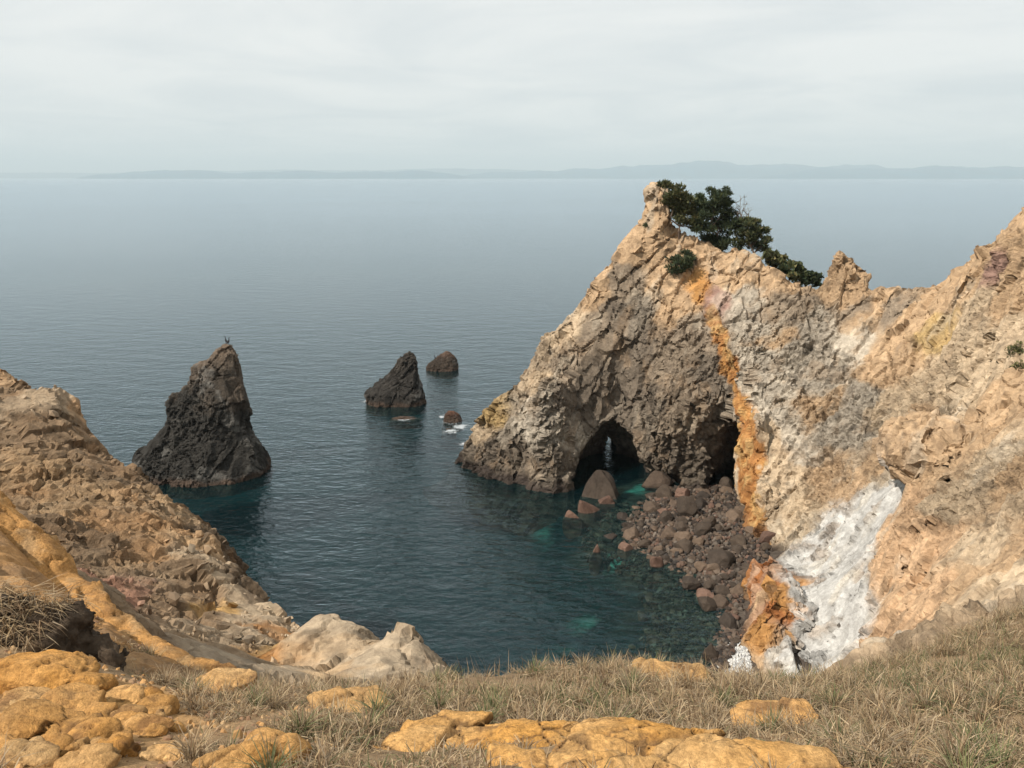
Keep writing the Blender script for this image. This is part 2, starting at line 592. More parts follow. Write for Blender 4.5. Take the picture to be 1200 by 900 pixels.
def caves(x, y, z):
    """hollows cut out of the headland: negative inside"""
    def ell(c, r, shear=0.0, pw=2.0):
        yy = (y - c[1]) / r[1]
        xx = (x - c[0] - shear * (y - c[1])) / r[0]
        zz = (z - c[2]) / r[2]
        return (np.power(np.abs(xx) ** pw + np.abs(yy) ** pw + np.abs(zz) ** pw, 1 / pw) - 1) * min(r[0], 3.0)
    a = ell((25.5, 88.5, -0.5), (3.3, 8.0, 10.6), 0.29, 1.6)           # cave behind the orange vein
    b = ell((12.0, 94.6, -1.0), (5.2, 8.4, 7.0), 0.12, 1.8)            # sea cave mouth
    c = ell((13.2, 103.0, -0.5), (0.95, 12.0, 4.2), 0.12, 2.2)         # hole right through
    d = ell((17.0, 89.8, -0.8), (4.5, 3.6, 3.4), 0.0, 2.0)             # undercut
    e = ell(P(1081, 561, 60.6), (0.9, 2.6, 1.0), 0.0, 2.0)             # pocket in the tan face
    g = ell(P(1034, 745, 46.0), (0.7, 2.5, 1.6), 0.3, 1.6)             # notch under the ledge
    return np.minimum(np.minimum(np.minimum(a, b), np.minimum(c, d)), np.minimum(e, g))


def spires(x, y, z):
    """extra solid masses that a height field cannot hold"""
    out = np.full(np.broadcast(x, y, z).shape, 9.0, F32)
    for (c, r) in [
        ((P(773, 250, 101.2)), (1.2, 1.4, 2.6)), ((P(770, 238, 101.2)), (0.95, 1.1, 1.8)), ((P(766, 230, 101.2)), (0.7, 0.8, 0.9)),
        ((P(984, 318, 93.2)), (1.0, 1.1, 2.2)), ((P(984, 309, 93.2)), (0.75, 0.8, 1.1)), ((P(995, 335, 92.3)), (1.8, 1.8, 2.2)),
        ((P(1040, 344, 89.5)), (1.5, 1.3, 1.0)), ((P(1070, 345, 86.5)), (1.3, 1.3, 1.2)),
        ((P(903, 715, 60.5)), (1.7, 4.2, 3.2)), ((P(898, 760, 55.4)), (1.3, 3.4, 2.0)), ((P(893, 690, 62.8)), (1.5, 2.6, 2.3)),
        ((P(1085, 525, 62.5)), (3.2, 3.0, 2.2)), ((P(884, 540, 81.6)), (1.2, 2.4, 7.0)), ((P(891, 608, 77.4)), (1.1, 1.9, 4.0)),
        ((P(612, 520, 94.2)), (2.6, 2.4, 4.6)), ((P(645, 500, 91.5)), (2.2, 2.0, 6.0)), ((P(805, 490, 91.5)), (4.4, 2.6, 5.4)),
    ]:
        e = np.power(np.abs((x - c[0]) / r[0]) ** 3 + np.abs((y - c[1]) / r[1]) ** 3 + np.abs((z - c[2]) / r[2]) ** 3, 1 / 3)
        out = np.minimum(out, (e - 1) * min(r))
    return out


def smin(a, b, k):
    h = np.clip(0.5 + 0.5 * (b - a) / k, 0, 1)
    return b * (1 - h) + a * h - k * h * (1 - h)


def lumps(p):
    """metre-scale relief of the rock mass"""
    q = p.copy()
    q[:, 0] += 1.2 * vn(p, 0.16, 41)
    q[:, 1] += 1.2 * vn(p, 0.16, 43)
    q[:, 2] += 1.2 * vn(p, 0.16, 47)
    flute = ridged(q * np.array([1, 1, 0.3], F32), 0.20, 3, 0.55, 9) - 0.45
    return 0.55 * fbm(q, 0.14, 3, 0.5, 3) - 0.7 * flute


# joints: thin slabs whose traces run down to the left across the faces
_n = Vector((-0.5, 0.86, 0.0)).normalized()
_d = Vector((-0.5, -0.3, -0.8)).normalized()
_e = _n.cross(_d).normalized()
JOINT = np.array([_n, _d, _e], F32).T


def fine_relief(p, scale=1.0):
    q = p / scale
    w = np.stack([fbm(q, 0.3, 3, 0.5, 61), fbm(q, 0.3, 3, 0.5, 62), fbm(q, 0.3, 3, 0.5, 63)], 1) * 0.55
    q = (q + w) @ JOINT * np.array([1.5, 0.55, 0.9], F32)
    mod = 0.22 + 1.25 * sstep(-0.25, 0.45, fbm(p, 0.09 / scale, 2, 0.5, 77))      # calm and broken areas
    f1, f2, c, t = worley(q + 57.3, 0.17)
    d = (c - 0.5) * 0.3 + t * 0.3 - 0.4 * (1 - sstep(0.0, 0.045, f2 - f1))
    f1, f2, c, t = worley(q, 0.42)
    d = d + (c - 0.5) * 0.32 + t * 0.40 - 0.30 * (1 - sstep(0.0, 0.08, f2 - f1)) * (c > 0.35)
    f1, f2, c, t = worley(q + 31.7, 1.1)
    d = d + ((c - 0.5) * 0.22 + t * 0.30 - 0.16 * (1 - sstep(0.0, 0.1, f2 - f1)) * (c > 0.55)) * mod
    f1, f2, c, t = worley(q * np.array([0.8, 1.5, 1.0], F32) + 13.7, 2.6)
    d = d + ((c - 0.5) * 0.11 + t * 0.12) * mod
    d = d + 0.13 * mod * (ridged(p / scale, 0.9, 4, 0.62, 71) - 0.5)
    return d * scale


def facet(v, nrm, freq, strength, lim, aniso=(1.5, 0.55, 0.9), warp=0.5, seed=0.0, rot=True):
    """break the surface into flat-faced blocks: every joint-bounded cell is drawn towards its own plane"""
    w = np.stack([vn(v, 0.35 * freq / 0.2, 161), vn(v, 0.35 * freq / 0.2, 162), vn(v, 0.35 * freq / 0.2, 163)], 1) * (warp * 0.2 / freq)
    q = (v + w)
    q = ((q @ JOINT) if rot else q) * np.array(aniso, F32) * F32(freq) + F32(seed + 200.0)
    i = np.floor(q).astype(np.int64)
    best = np.full(len(q), 99, F32)
    key = np.zeros(len(q), np.int64)
    for dx in (-1, 0, 1):
        for dy in (-1, 0, 1):
            for dz in (-1, 0, 1):
                cx, cy, cz = i[:, 0] + dx, i[:, 1] + dy, i[:, 2] + dz
                j = JITF[((cx & 31) * 32 + (cy & 31)) * 32 + (cz & 31)]
                d = (q[:, 0] - cx - j[:, 0]) ** 2 + (q[:, 1] - cy - j[:, 1]) ** 2 + (q[:, 2] - cz - j[:, 2]) ** 2
                m = d < best
                best = np.where(m, d, best)
                key = np.where(m, (cx * 1024 + cy) * 1024 + cz, key)
    _, inv = np.unique(key, return_inverse=True)
    n_ = np.bincount(inv).astype(F32)
    mp = np.stack([np.bincount(inv, v[:, a]) / n_ for a in range(3)], 1)
    mn = np.stack([np.bincount(inv, nrm[:, a]) / n_ for a in range(3)], 1)
    ln = np.linalg.norm(mn, axis=1)
    mn = mn / np.maximum(ln, 1e-6)[:, None]
    coh = sstep(0.45, 0.8, ln)
    d = ((v - mp[inv]) * mn[inv]).sum(1)
    return v - mn[inv] * (np.clip(d, -lim, lim) * strength * coh[inv])[:, None]


def chunk(x0, x1, y0, y1, z0, z1, dx, h, relief=1.0, extra=True, drop=None, seam=None, colour=None):
    xs = np.arange(x0, x1, dx, dtype=F32)
    ys = np.arange(y0, y1, dx, dtype=F32)
    zs = np.arange(z0, z1, dx, dtype=F32)
    X, Y = np.meshgrid(xs, ys, indexing='ij')
    hh = h(X, Y)
    if drop is not None:
        hh = hh - drop(X, Y)
    gx, gy = np.gradient(hh, dx)
    k = 1 / np.sqrt(1 + np.minimum(gx ** 2 + gy ** 2, 36))
    f = (zs[None, None, :] - hh[:, :, None]) * k[:, :, None]
    band = np.abs(f) < 2.6
    if extra:
        e = spires(X[:, :, None], Y[:, :, None], zs[None, None, :])
        c = caves(X[:, :, None], Y[:, :, None], zs[None, None, :])
        f = smin(f, e, 0.8)
        f = np.maximum(f, -c)
        band = (np.abs(f) < 2.6)
        del e, c
    idx = np.argwhere(band)
    p = np.stack([xs[idx[:, 0]], ys[idx[:, 1]], zs[idx[:, 2]]], 1)
    f[band] += lumps(p) * relief
    v, q = surface_nets(f, (x0, y0, z0), dx)
    nrm = vnormals(v, q)
    c4 = colour(v)
    calm = sstep(0.375, 0.415, c4[:, 2])                   # the chalky white slide is smoother than the rock around it
    flat_b = (1 - 0.65 * calm) * (0.45 + 0.65 * sstep(-0.25, 0.45, fbm(v, 0.09, 2, 0.5, 77)))
    if not extra:
        calm = np.maximum(calm, 0.5 * sstep(-10.5, -8.5, v[:, 0]) * (1 - sstep(28, 31, v[:, 1])))   # the two weathered knobs
    v0 = v
    v = facet(v, nrm, 0.17, 0.85, 1.0)
    v = facet(v, nrm, 0.45, 0.85, 0.6, seed=17.3)
    v = v0 + (v - v0) * (1 - 0.8 * calm)[:, None]
    nrm = vnormals(v, q)
    dsp = fine_relief(v) * relief * (1 - 0.88 * calm)
    if seam is not None:                                 # the neighbouring piece takes over across this strip
        dsp = dsp - 0.3 * sstep(seam[0], seam[1], v[:, 1])
    v = v + nrm * dsp[:, None]
    return v, q, np.concatenate([c4, flat_b[:, None]], 1)


# ------------------------------------------------------------------ rock colours, surveyed on the faces
C_TAN = (0.45, 0.315, 0.195)
C_SAND = (0.50, 0.39, 0.27)
C_GREY = (0.40, 0.35, 0.285)
C_PALE = (0.47, 0.415, 0.34)
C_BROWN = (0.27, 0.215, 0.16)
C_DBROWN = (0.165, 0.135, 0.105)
C_WHITE = (0.46, 0.455, 0.44)
C_ORANGE = (0.47, 0.245, 0.085)
C_RUST = (0.33, 0.13, 0.045)
C_YELLOW = (0.48, 0.34, 0.16)
C_PEACH = (0.52, 0.35, 0.215)
C_PINK = (0.33, 0.21, 0.17)


def color_by_samples(v, samples, blur=4.5, warp=1.5):
    pos = np.array([s[0] for s in samples], F32)
    col = np.array([s[1] for s in samples], F32)
    rad = np.array([s[2] for s in samples], F32)
    q = v.copy()
    for a, sd in ((0, 81), (1, 82), (2, 83)):
        q[:, a] += warp * (fbm(v, 0.28, 5, 0.66, sd)) * 1.6
    acc = np.zeros((len(v), 3), F32)
    wt = np.zeros(len(v), F32)
    for p, c, r in zip(pos, col, rad):
        d2 = ((q - p) ** 2).sum(1) / (r * r)
        w = 1.0 / (d2 ** blur + 0.02)
        acc += w[:, None] * c
        wt += w
    c = acc / wt[:, None]
    # mineral stains and weathering: patches of rust, dun and pale dust with their own shapes
    st = sstep(0.12, 0.42, fbm(v * np.array([1, 1, 0.55], F32), 0.55, 5, 0.62, 101))[:, None]
    c = c * (1 - 0.42 * st) + np.array((0.33, 0.23, 0.145)) * (0.42 * st)
    dk = sstep(0.18, 0.45, fbm(v, 0.9, 4, 0.65, 107))[:, None]
    c = c * (1 - 0.42 * dk)
    pl = sstep(0.12, 0.35, fbm(v @ JOINT * np.array([1.4, 0.5, 0.9], F32), 0.3, 5, 0.62, 113))[:, None] * np.clip(c[:, :1] / 0.4, 0.2, 1)
    c = c * (1 - 0.42 * pl) + np.array((0.48, 0.43, 0.35)) * (0.42 * pl)
    return c


def samples_on(h, rows, y0=14.0):
    out = []
    for (px, py, c, r) in rows:
        m = march(h, px, py, y0)
        if m is not None:
            out.append((m, c, r))
    return out


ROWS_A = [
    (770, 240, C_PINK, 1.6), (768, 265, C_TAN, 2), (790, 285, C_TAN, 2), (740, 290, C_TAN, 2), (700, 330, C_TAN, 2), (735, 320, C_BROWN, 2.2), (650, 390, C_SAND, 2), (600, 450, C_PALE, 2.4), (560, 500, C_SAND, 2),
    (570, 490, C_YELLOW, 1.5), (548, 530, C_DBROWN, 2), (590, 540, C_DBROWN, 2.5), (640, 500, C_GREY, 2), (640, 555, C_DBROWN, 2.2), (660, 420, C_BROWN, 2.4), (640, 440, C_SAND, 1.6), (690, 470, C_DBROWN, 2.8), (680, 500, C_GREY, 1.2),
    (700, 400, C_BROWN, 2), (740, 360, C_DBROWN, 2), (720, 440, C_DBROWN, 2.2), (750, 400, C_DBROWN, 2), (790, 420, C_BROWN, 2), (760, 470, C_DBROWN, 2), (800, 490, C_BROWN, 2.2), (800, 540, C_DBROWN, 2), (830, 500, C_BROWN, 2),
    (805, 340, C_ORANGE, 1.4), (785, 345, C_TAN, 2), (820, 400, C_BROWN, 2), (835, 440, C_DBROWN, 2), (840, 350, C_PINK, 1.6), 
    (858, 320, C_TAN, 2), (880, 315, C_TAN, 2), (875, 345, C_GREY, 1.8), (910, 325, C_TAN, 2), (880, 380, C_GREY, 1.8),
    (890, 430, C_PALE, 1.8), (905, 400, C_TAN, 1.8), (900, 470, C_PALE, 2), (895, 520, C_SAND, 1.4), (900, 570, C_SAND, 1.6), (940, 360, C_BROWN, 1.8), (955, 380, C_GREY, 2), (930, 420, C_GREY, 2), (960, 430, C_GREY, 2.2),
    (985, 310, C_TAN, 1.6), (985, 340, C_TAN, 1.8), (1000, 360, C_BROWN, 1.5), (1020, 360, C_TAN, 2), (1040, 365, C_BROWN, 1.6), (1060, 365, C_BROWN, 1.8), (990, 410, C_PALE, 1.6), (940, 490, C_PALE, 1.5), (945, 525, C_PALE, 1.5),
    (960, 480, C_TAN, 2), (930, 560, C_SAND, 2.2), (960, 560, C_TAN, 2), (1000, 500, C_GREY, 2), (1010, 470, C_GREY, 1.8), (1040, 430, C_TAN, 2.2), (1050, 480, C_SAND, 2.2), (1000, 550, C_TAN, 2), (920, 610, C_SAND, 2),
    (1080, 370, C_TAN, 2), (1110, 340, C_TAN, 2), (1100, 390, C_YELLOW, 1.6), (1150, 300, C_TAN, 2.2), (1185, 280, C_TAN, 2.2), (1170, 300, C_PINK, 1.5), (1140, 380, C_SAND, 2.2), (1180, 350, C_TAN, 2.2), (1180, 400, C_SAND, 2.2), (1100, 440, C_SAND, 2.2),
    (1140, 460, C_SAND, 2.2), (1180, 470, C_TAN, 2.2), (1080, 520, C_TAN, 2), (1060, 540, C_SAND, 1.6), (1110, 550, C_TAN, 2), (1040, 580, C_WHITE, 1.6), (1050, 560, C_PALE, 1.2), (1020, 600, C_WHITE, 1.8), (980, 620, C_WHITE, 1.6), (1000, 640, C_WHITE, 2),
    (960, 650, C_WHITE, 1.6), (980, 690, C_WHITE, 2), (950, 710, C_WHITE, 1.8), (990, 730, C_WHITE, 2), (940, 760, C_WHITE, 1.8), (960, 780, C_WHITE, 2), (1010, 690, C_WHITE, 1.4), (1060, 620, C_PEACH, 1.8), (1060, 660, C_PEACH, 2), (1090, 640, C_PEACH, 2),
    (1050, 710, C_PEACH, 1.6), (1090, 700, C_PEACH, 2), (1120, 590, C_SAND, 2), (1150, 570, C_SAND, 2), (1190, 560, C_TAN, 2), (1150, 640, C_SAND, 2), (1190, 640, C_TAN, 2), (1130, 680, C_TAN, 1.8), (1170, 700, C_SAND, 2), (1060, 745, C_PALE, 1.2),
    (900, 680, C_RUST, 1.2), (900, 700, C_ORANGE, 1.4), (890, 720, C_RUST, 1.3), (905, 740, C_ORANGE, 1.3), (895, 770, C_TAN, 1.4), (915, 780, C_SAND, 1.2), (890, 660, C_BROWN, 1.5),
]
ROWS_L = [
    (5, 430, C_TAN, 1.4), (20, 445, C_BROWN, 1.6), (20, 475, C_GREY, 1.8), (65, 470, C_GREY, 2), (90, 490, C_TAN, 1.2), (40, 510, C_BROWN, 2), (100, 530, C_BROWN, 2), (40, 560, C_SAND, 2), (100, 590, C_SAND, 2.2), (150, 600, C_TAN, 2.2),
    (150, 560, C_BROWN, 2), (190, 590, C_SAND, 1.5), (200, 620, C_TAN, 1.6), (230, 640, C_SAND, 2), (240, 670, C_PALE, 2), (265, 650, C_DBROWN, 1.6), (290, 690, C_DBROWN, 1.6), (280, 710, C_PALE, 2), (250, 720, C_YELLOW, 1.3), (310, 725, C_PALE, 1.8), (335, 738, C_ORANGE, 1.2),
    (352, 764, C_ORANGE, 1.1), (320, 760, C_YELLOW, 1.6), (60, 620, C_BROWN, 2), (110, 650, C_BROWN, 2), (150, 660, C_TAN, 2), (180, 690, C_BROWN, 2), (130, 690, C_PINK, 1.8), (220, 730, C_BROWN, 2), (260, 760, C_GREY, 1.8), (300, 780, C_GREY, 2),
    (190, 740, C_BROWN, 1.8), (30, 590, C_TAN, 1.8), (405, 730, C_PALE, 2), (430, 750, C_PALE, 2), (480, 750, C_PALE, 2.2), (505, 765, C_GREY, 1.5), (390, 750, C_SAND, 1.6), (350, 790, C_SAND, 1.5),
]

# an iron-stained dike cuts the headland: a thin sheet of orange rock from below the summit to the cove
DIKE = sorted(((P(px, py, yy)[2], P(px, py, yy)[0], yy, ray(px, py)[0] / ray(px, py)[1], hw) for px, py, yy, hw in
               [(812, 305, 98, 0.25), (826, 330, 96.5, 0.45), (838, 365, 93.6, 0.6), (846, 400, 91.6, 0.85), (857, 440, 88.4, 1.2), (866, 480, 85, 1.4), (873, 520, 82, 1.35), (879, 570, 78.6, 1.25), (884, 620, 76, 1.4), (886, 640, 75, 1.5)]))


def dike_color(v, c):
    z_, x_, y_, s_, w_ = (np.array(a) for a in zip(*DIKE))
    zz = v[:, 2]
    d = np.abs(v[:, 0] - np.interp(zz, z_, x_) - np.interp(zz, z_, s_) * (v[:, 1] - np.interp(zz, z_, y_)))
    d = d + 1.7 * fbm(v, 0.4, 5, 0.66, 131)
    hw = np.interp(zz, z_, w_)
    k = (1 - sstep(hw * 0.8, hw * 1.15 + 0.1, d)) * (v[:, 1] > 72) * (1 - 0.85 * sstep(17, 25, zz)) * (zz < z_[-1])
    n1 = sstep(-0.15, 0.25, fbm(v * np.array([1, 1, 0.4], F32), 0.8, 4, 0.6, 133))[:, None]
    n2 = sstep(0.1, 0.35, fbm(v * np.array([1, 1, 0.4], F32), 1.1, 4, 0.6, 137))[:, None]
    oc = np.array(C_ORANGE) * n1 + np.array((0.36, 0.17, 0.06)) * (1 - n1)
    oc = oc * (1 - 0.6 * n2) + np.array((0.55, 0.38, 0.17)) * 0.6 * n2
    return c * (1 - k[:, None]) + oc * k[:, None]


# ------------------------------------------------------------------ the setting: headland and cliffs
def fg_drop(x, y):
    return 1.6 * (1 - sstep(13.5, 19.0, y)).astype(F32)


SA = samples_on(H_ALL, ROWS_A)
SA += [(P(897, 700, 59.0), C_ORANGE, 1.6), (P(895, 725, 57.5), C_RUST, 1.5), (P(905, 715, 58.5), C_ORANGE, 1.5), (P(890, 680, 61), C_RUST, 1.6), (P(892, 755, 54.5), C_ORANGE, 1.4), (P(900, 775, 53.4), C_TAN, 1.4)]


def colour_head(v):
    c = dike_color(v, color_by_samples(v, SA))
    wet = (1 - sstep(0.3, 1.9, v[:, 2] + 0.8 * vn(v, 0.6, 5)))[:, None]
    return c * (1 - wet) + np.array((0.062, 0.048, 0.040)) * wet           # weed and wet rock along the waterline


def colour_left(v):
    knob = (sstep(-9.5, -7.5, v[:, 0]) * (1 - sstep(28, 30, v[:, 1])))[:, None]
    c = color_by_samples(v, SL) * (np.array((0.84, 0.73, 0.61)) * (1 - knob) + np.array((0.86, 0.78, 0.68)) * knob)
    wet = (1 - sstep(0.3, 2.2, v[:, 2] + 0.8 * vn(v, 0.6, 5)))[:, None]
    return c * (1 - wet) + np.array((0.062, 0.048, 0.040)) * wet


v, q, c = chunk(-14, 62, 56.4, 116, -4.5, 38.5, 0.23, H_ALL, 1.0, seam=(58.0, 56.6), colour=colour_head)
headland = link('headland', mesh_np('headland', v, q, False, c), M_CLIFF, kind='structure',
                label='tall jagged sandstone headland with sea caves and an orange vein')
v, q, c = chunk(9, 50, 14.5, 59, -3, 37, 0.17, H_ALL, 1.0, drop=fg_drop, seam=(57.2, 58.7), colour=lambda v: color_by_samples(v, SA))
link('cliff', mesh_np('cliff', v, q, False, c), M_CLIFF, kind='structure', label='sunlit tan and white cliff dropping to the cove')
SL = samples_on(H_ALL, ROWS_L)
v, q, c = chunk(-46, 9.2, 13, 61, -2, 30, 0.18, H_ALL, 0.68, extra=False, drop=fg_drop, colour=colour_left)
link('cliff', mesh_np('cliff', v, q, False, c), M_CLIFF, kind='structure', label='brown and ochre crumbling cliff spur falling to dark water')

# ------------------------------------------------------------------ foreground ground
xs = np.arange(-19, 19, 0.07, dtype=F32)
ys = np.arange(-3, 19.2, 0.07, dtype=F32)
X, Y = np.meshgrid(xs, ys, indexing='ij')
Z0 = H_FG(X, Y)


def fg_noise(p):
    return 0.16 * fbm(p, 0.5, 4, 0.5, 21) + 0.05 * fbm(p, 2.4, 3, 0.6, 25)


p = np.stack([X.ravel(), Y.ravel(), Z0.ravel() * 0], 1).astype(F32)
Z = Z0.ravel() + fg_noise(p)


def fg_z(x, y):
    pp = np.array([[x, y, 0.0]], F32)
    return float(H_FG(np.array([x]), np.array([y]))[0] + fg_noise(pp)[0])


def fg_zs(x, y):
    pp = np.stack([x, y, np.zeros_like(x)], 1).astype(F32)
    return H_FG(x, y) + fg_noise(pp)


RIDGE = np.array([P(-30, 600, 17.4), P(0, 622, 17.2), P(30, 650, 16.8), P(75, 690, 16.0), P(120, 725, 15.2), P(170, 757, 14.4), P(220, 782, 13.8), P(265, 798, 13.2)])


def dist_ridge(x, y):
    best = np.full(x.shape, 99.0, F32)
    for a, b in zip(RIDGE[:-1], RIDGE[1:]):
        dx, dy = b[0] - a[0], b[1] - a[1]
        t = np.clip(((x - a[0]) * dx + (y - a[1]) * dy) / (dx * dx + dy * dy), 0, 1)
        best = np.minimum(best, np.hypot(x - a[0] - t * dx, y - a[1] - t * dy))
    return best


dr = dist_ridge(p[:, 0], p[:, 1])
# the smooth orange rib of rock along the left edge
rough_z = (1 - sstep(1.6, 2.8, dr)) * sstep(0.0, 0.5, dr)
Z = Z + rough_z * (0.30 * (ridged(p, 0.9, 4, 0.55, 221) - 0.55) + 0.10 * (ridged(p, 3.2, 3, 0.6, 225) - 0.5)) - 0.1 * (1 - sstep(0, 0.4, dr))
fgv = np.stack([p[:, 0], p[:, 1], Z], 1).astype(F32)
nx, ny = len(xs), len(ys)
ii, jj = np.meshgrid(np.arange(nx - 1), np.arange(ny - 1), indexing='ij')
fgq = np.stack([ii * ny + jj, (ii + 1) * ny + jj, (ii + 1) * ny + jj + 1, ii * ny + jj + 1], -1).reshape(-1, 4)
nz = fbm(fgv, 0.8, 4, 0.6, 31)[:, None]
soil = np.array((0.30, 0.21, 0.125)) * (1 + 0.5 * nz)
orange = np.array((0.40, 0.225, 0.095)) * (1 + 0.6 * nz)
pt = sstep(0.0, 0.3, fbm(fgv, 1.6, 4, 0.6, 35))[:, None]
orange = orange * (1 - 0.6 * pt) + np.array((0.30, 0.20, 0.12)) * 0.6 * pt
k = (1 - sstep(1.3, 2.3, dr + 0.9 * nz[:, 0]))[:, None]
left = (1 - sstep(-3.6, -2.2, fgv[:, 0] + 0.8 * nz[:, 0]))[:, None] * (1 - sstep(9, 11, fgv[:, 1]))[:, None]
soil = soil * (1 - left) + (np.array((0.42, 0.25, 0.11)) * (1 + 0.4 * nz)) * left
fgc = soil * (1 - k) + orange * k
link('ground', mesh_np('ground', fgv, fgq, True, fgc), M_NEAR, kind='structure', label='ochre soil and rock shelf under dry grass')

# ------------------------------------------------------------------ sea bed, sea
def axis(lo, hi, st, far):
    core = np.arange(lo, hi + st, st)
    return np.concatenate([[-far, -far / 8, -1500, lo - 120], core, [hi + 120, 1500, far / 8, far]]).astype(F32)


BED = rbf([S(660, 600, -2.2), S(640, 640, -4.5), S(700, 640, -1.1), S(745, 605, -0.25), S(720, 575, -1.8), S(760, 560, -1.0), S(790, 590, 0.1), S(830, 590, 0.35), S(850, 570, 0.15), S(865, 620, 0.6), S(780, 630, 0.12), S(742, 645, -0.4), S(765, 665, -0.35),
           S(830, 640, 0.3), S(860, 660, 0.45), S(885, 660, 0.7), S(800, 690, -0.3), S(840, 690, 0.0), S(870, 700, 0.3), S(760, 690, -1.7), S(720, 700, -3.4), S(830, 740, -0.45), S(860, 760, 0.2), S(875, 790, 0.5),
           S(790, 740, -1.1), S(740, 760, -2.2), S(800, 780, -0.8), S(680, 770, -4.0), S(600, 700, -6), S(560, 600, -7), S(600, 780, -5.5), S(850, 800, 0.2), (16, 46, 0.5), (14, 40, 1.0), (8, 44, -1.5),
           (0, 46, -4), (-20, 60, -7), (-40, 90, -8), (0, 110, -8), (20, 120, -8), (-60, 60, -8), (50, 125, -8), (-20, 140, -9), (-80, 140, -9), (60, 140, -9), (-12, 45, -6), (12, 98, -2.5), (13.5, 106, -5), (26, 94, -0.3), (40, 80, 1), (40, 40, 1)])
bx, by = axis(-70, 62, 0.5, 60000), axis(14, 150, 0.5, 60000)
X, Y = np.meshgrid(bx, by, indexing='ij')
inside = sstep(0, 12, np.minimum(np.minimum(X + 72, 64 - X), np.minimum(Y - 12, 152 - Y)))
pz = np.stack([X.ravel(), Y.ravel(), X.ravel() * 0], 1)
Zb = BED(np.clip(X, -70, 62), np.clip(Y, 14, 150)) * inside - 9.0 * (1 - inside)
rel = (0.16 * fbm(pz, 0.5, 3, 0.5, 91) + 0.5 * fbm(pz, 0.1, 2, 0.5, 92)).reshape(X.shape) * inside * np.clip(-Zb / 2, 0.6, 1)
Zb = np.maximum(Zb + rel, -9.4)


def bed_z(x, y):
    i = int(np.clip(np.searchsorted(bx, x), 1, len(bx) - 1))
    j = int(np.clip(np.searchsorted(by, y), 1, len(by) - 1))
    return float(Zb[i - 1:i + 1, j - 1:j + 1].mean())


nx, ny = len(bx), len(by)
ii, jj = np.meshgrid(np.arange(nx - 1), np.arange(ny - 1), indexing='ij')
bq = np.stack([ii * ny + jj, (ii + 1) * ny + jj, (ii + 1) * ny + jj + 1, ii * ny + jj + 1], -1).reshape(-1, 4)
bv = np.stack([X.ravel(), Y.ravel(), Zb.ravel()], 1)
depth_fade = sstep(-3.2, -0.9, bv[:, 2] + 0.9 * fbm(pz, 0.35, 3, 0.6, 94))[:, None]
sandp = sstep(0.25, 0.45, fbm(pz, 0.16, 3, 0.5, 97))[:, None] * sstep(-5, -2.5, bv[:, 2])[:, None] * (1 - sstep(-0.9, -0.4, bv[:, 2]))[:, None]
bc = np.array((0.007, 0.034, 0.040)) * (1 - depth_fade) + np.array((0.105, 0.085, 0.07)) * depth_fade  # deep bed coloured dark teal, standing in for light the water absorbs
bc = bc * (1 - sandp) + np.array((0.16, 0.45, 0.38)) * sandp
M_BED = rock_material('sea_bed', 1.6, 0.8)
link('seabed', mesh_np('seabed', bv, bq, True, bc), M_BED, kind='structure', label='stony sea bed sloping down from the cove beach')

m, n, l = nodes_of('sea_water')
out = n.new('ShaderNodeOutputMaterial')
tc = n.new('ShaderNodeTexCoord')
vec = tc.outputs['Object']
mp = n.new('ShaderNodeMapping')
mp.inputs['Rotation'].default_value = (0, 0, math.radians(28))
mp.inputs['Scale'].default_value = (1.0, 1.9, 1.0)
l.new(vec, mp.inputs['Vector'])
w1 = noise_node(n, l, mp.outputs[0], 0.72, 3, 0.5, 0.5)
w2 = noise_node(n, l, mp.outputs[0], 0.16, 2, 0.5, 0.3)
slick_m = n.new('ShaderNodeMapping')
slick_m.inputs['Scale'].default_value = (0.0016, 0.006, 1.0)
l.new(vec, slick_m.inputs['Vector'])
slick = noise_node(n, l, slick_m.outputs[0], 1.0, 5, 0.6, 0.8)
slr = ramp(n, l, slick.outputs['Fac'], [(0.36, (0.6, 0.6, 0.6)), (0.6, (1, 1, 1))])
hm = n.new('ShaderNodeMath'); hm.operation = 'MULTIPLY_ADD'
l.new(w2.outputs['Fac'], hm.inputs[0]); hm.inputs[1].default_value = 1.6
l.new(w1.outputs['Fac'], hm.inputs[2])
hs = n.new('ShaderNodeMath'); hs.operation = 'MULTIPLY'
l.new(hm.outputs[0], hs.inputs[0]); l.new(slr.outputs[0], hs.inputs[1])
sy3 = n.new('ShaderNodeSeparateXYZ'); l.new(vec, sy3.inputs[0])
cal = n.new('ShaderNodeMapRange'); cal.interpolation_type = 'SMOOTHSTEP'              # sheltered ripples near the rocks, smoother swell out in the bay
cal.inputs['From Min'].default_value = 60; cal.inputs['From Max'].default_value = 260
cal.inputs['To Min'].default_value = 1.0; cal.inputs['To Max'].default_value = 0.28
l.new(sy3.outputs['Y'], cal.inputs['Value'])
hs2 = n.new('ShaderNodeMath'); hs2.operation = 'MULTIPLY'
l.new(hs.outputs[0], hs2.inputs[0]); l.new(cal.outputs[0], hs2.inputs[1])
hs = hs2
bp = n.new('ShaderNodeBump')
bp.inputs['Strength'].default_value = 1.0
bp.inputs['Distance'].default_value = 0.27
l.new(hs.outputs[0], bp.inputs['Height'])
fr = n.new('ShaderNodeFresnel'); fr.inputs['IOR'].default_value = 1.37
l.new(bp.outputs[0], fr.inputs['Normal'])
gl = n.new('ShaderNodeBsdfGlossy'); gl.inputs['Roughness'].default_value = 0.10
gl.inputs['Color'].default_value = (0.89, 0.95, 1.0, 1)
l.new(bp.outputs[0], gl.inputs['Normal'])
tr = n.new('ShaderNodeBsdfTransparent'); tr.inputs['Color'].default_value = (0.56, 0.78, 0.77, 1)
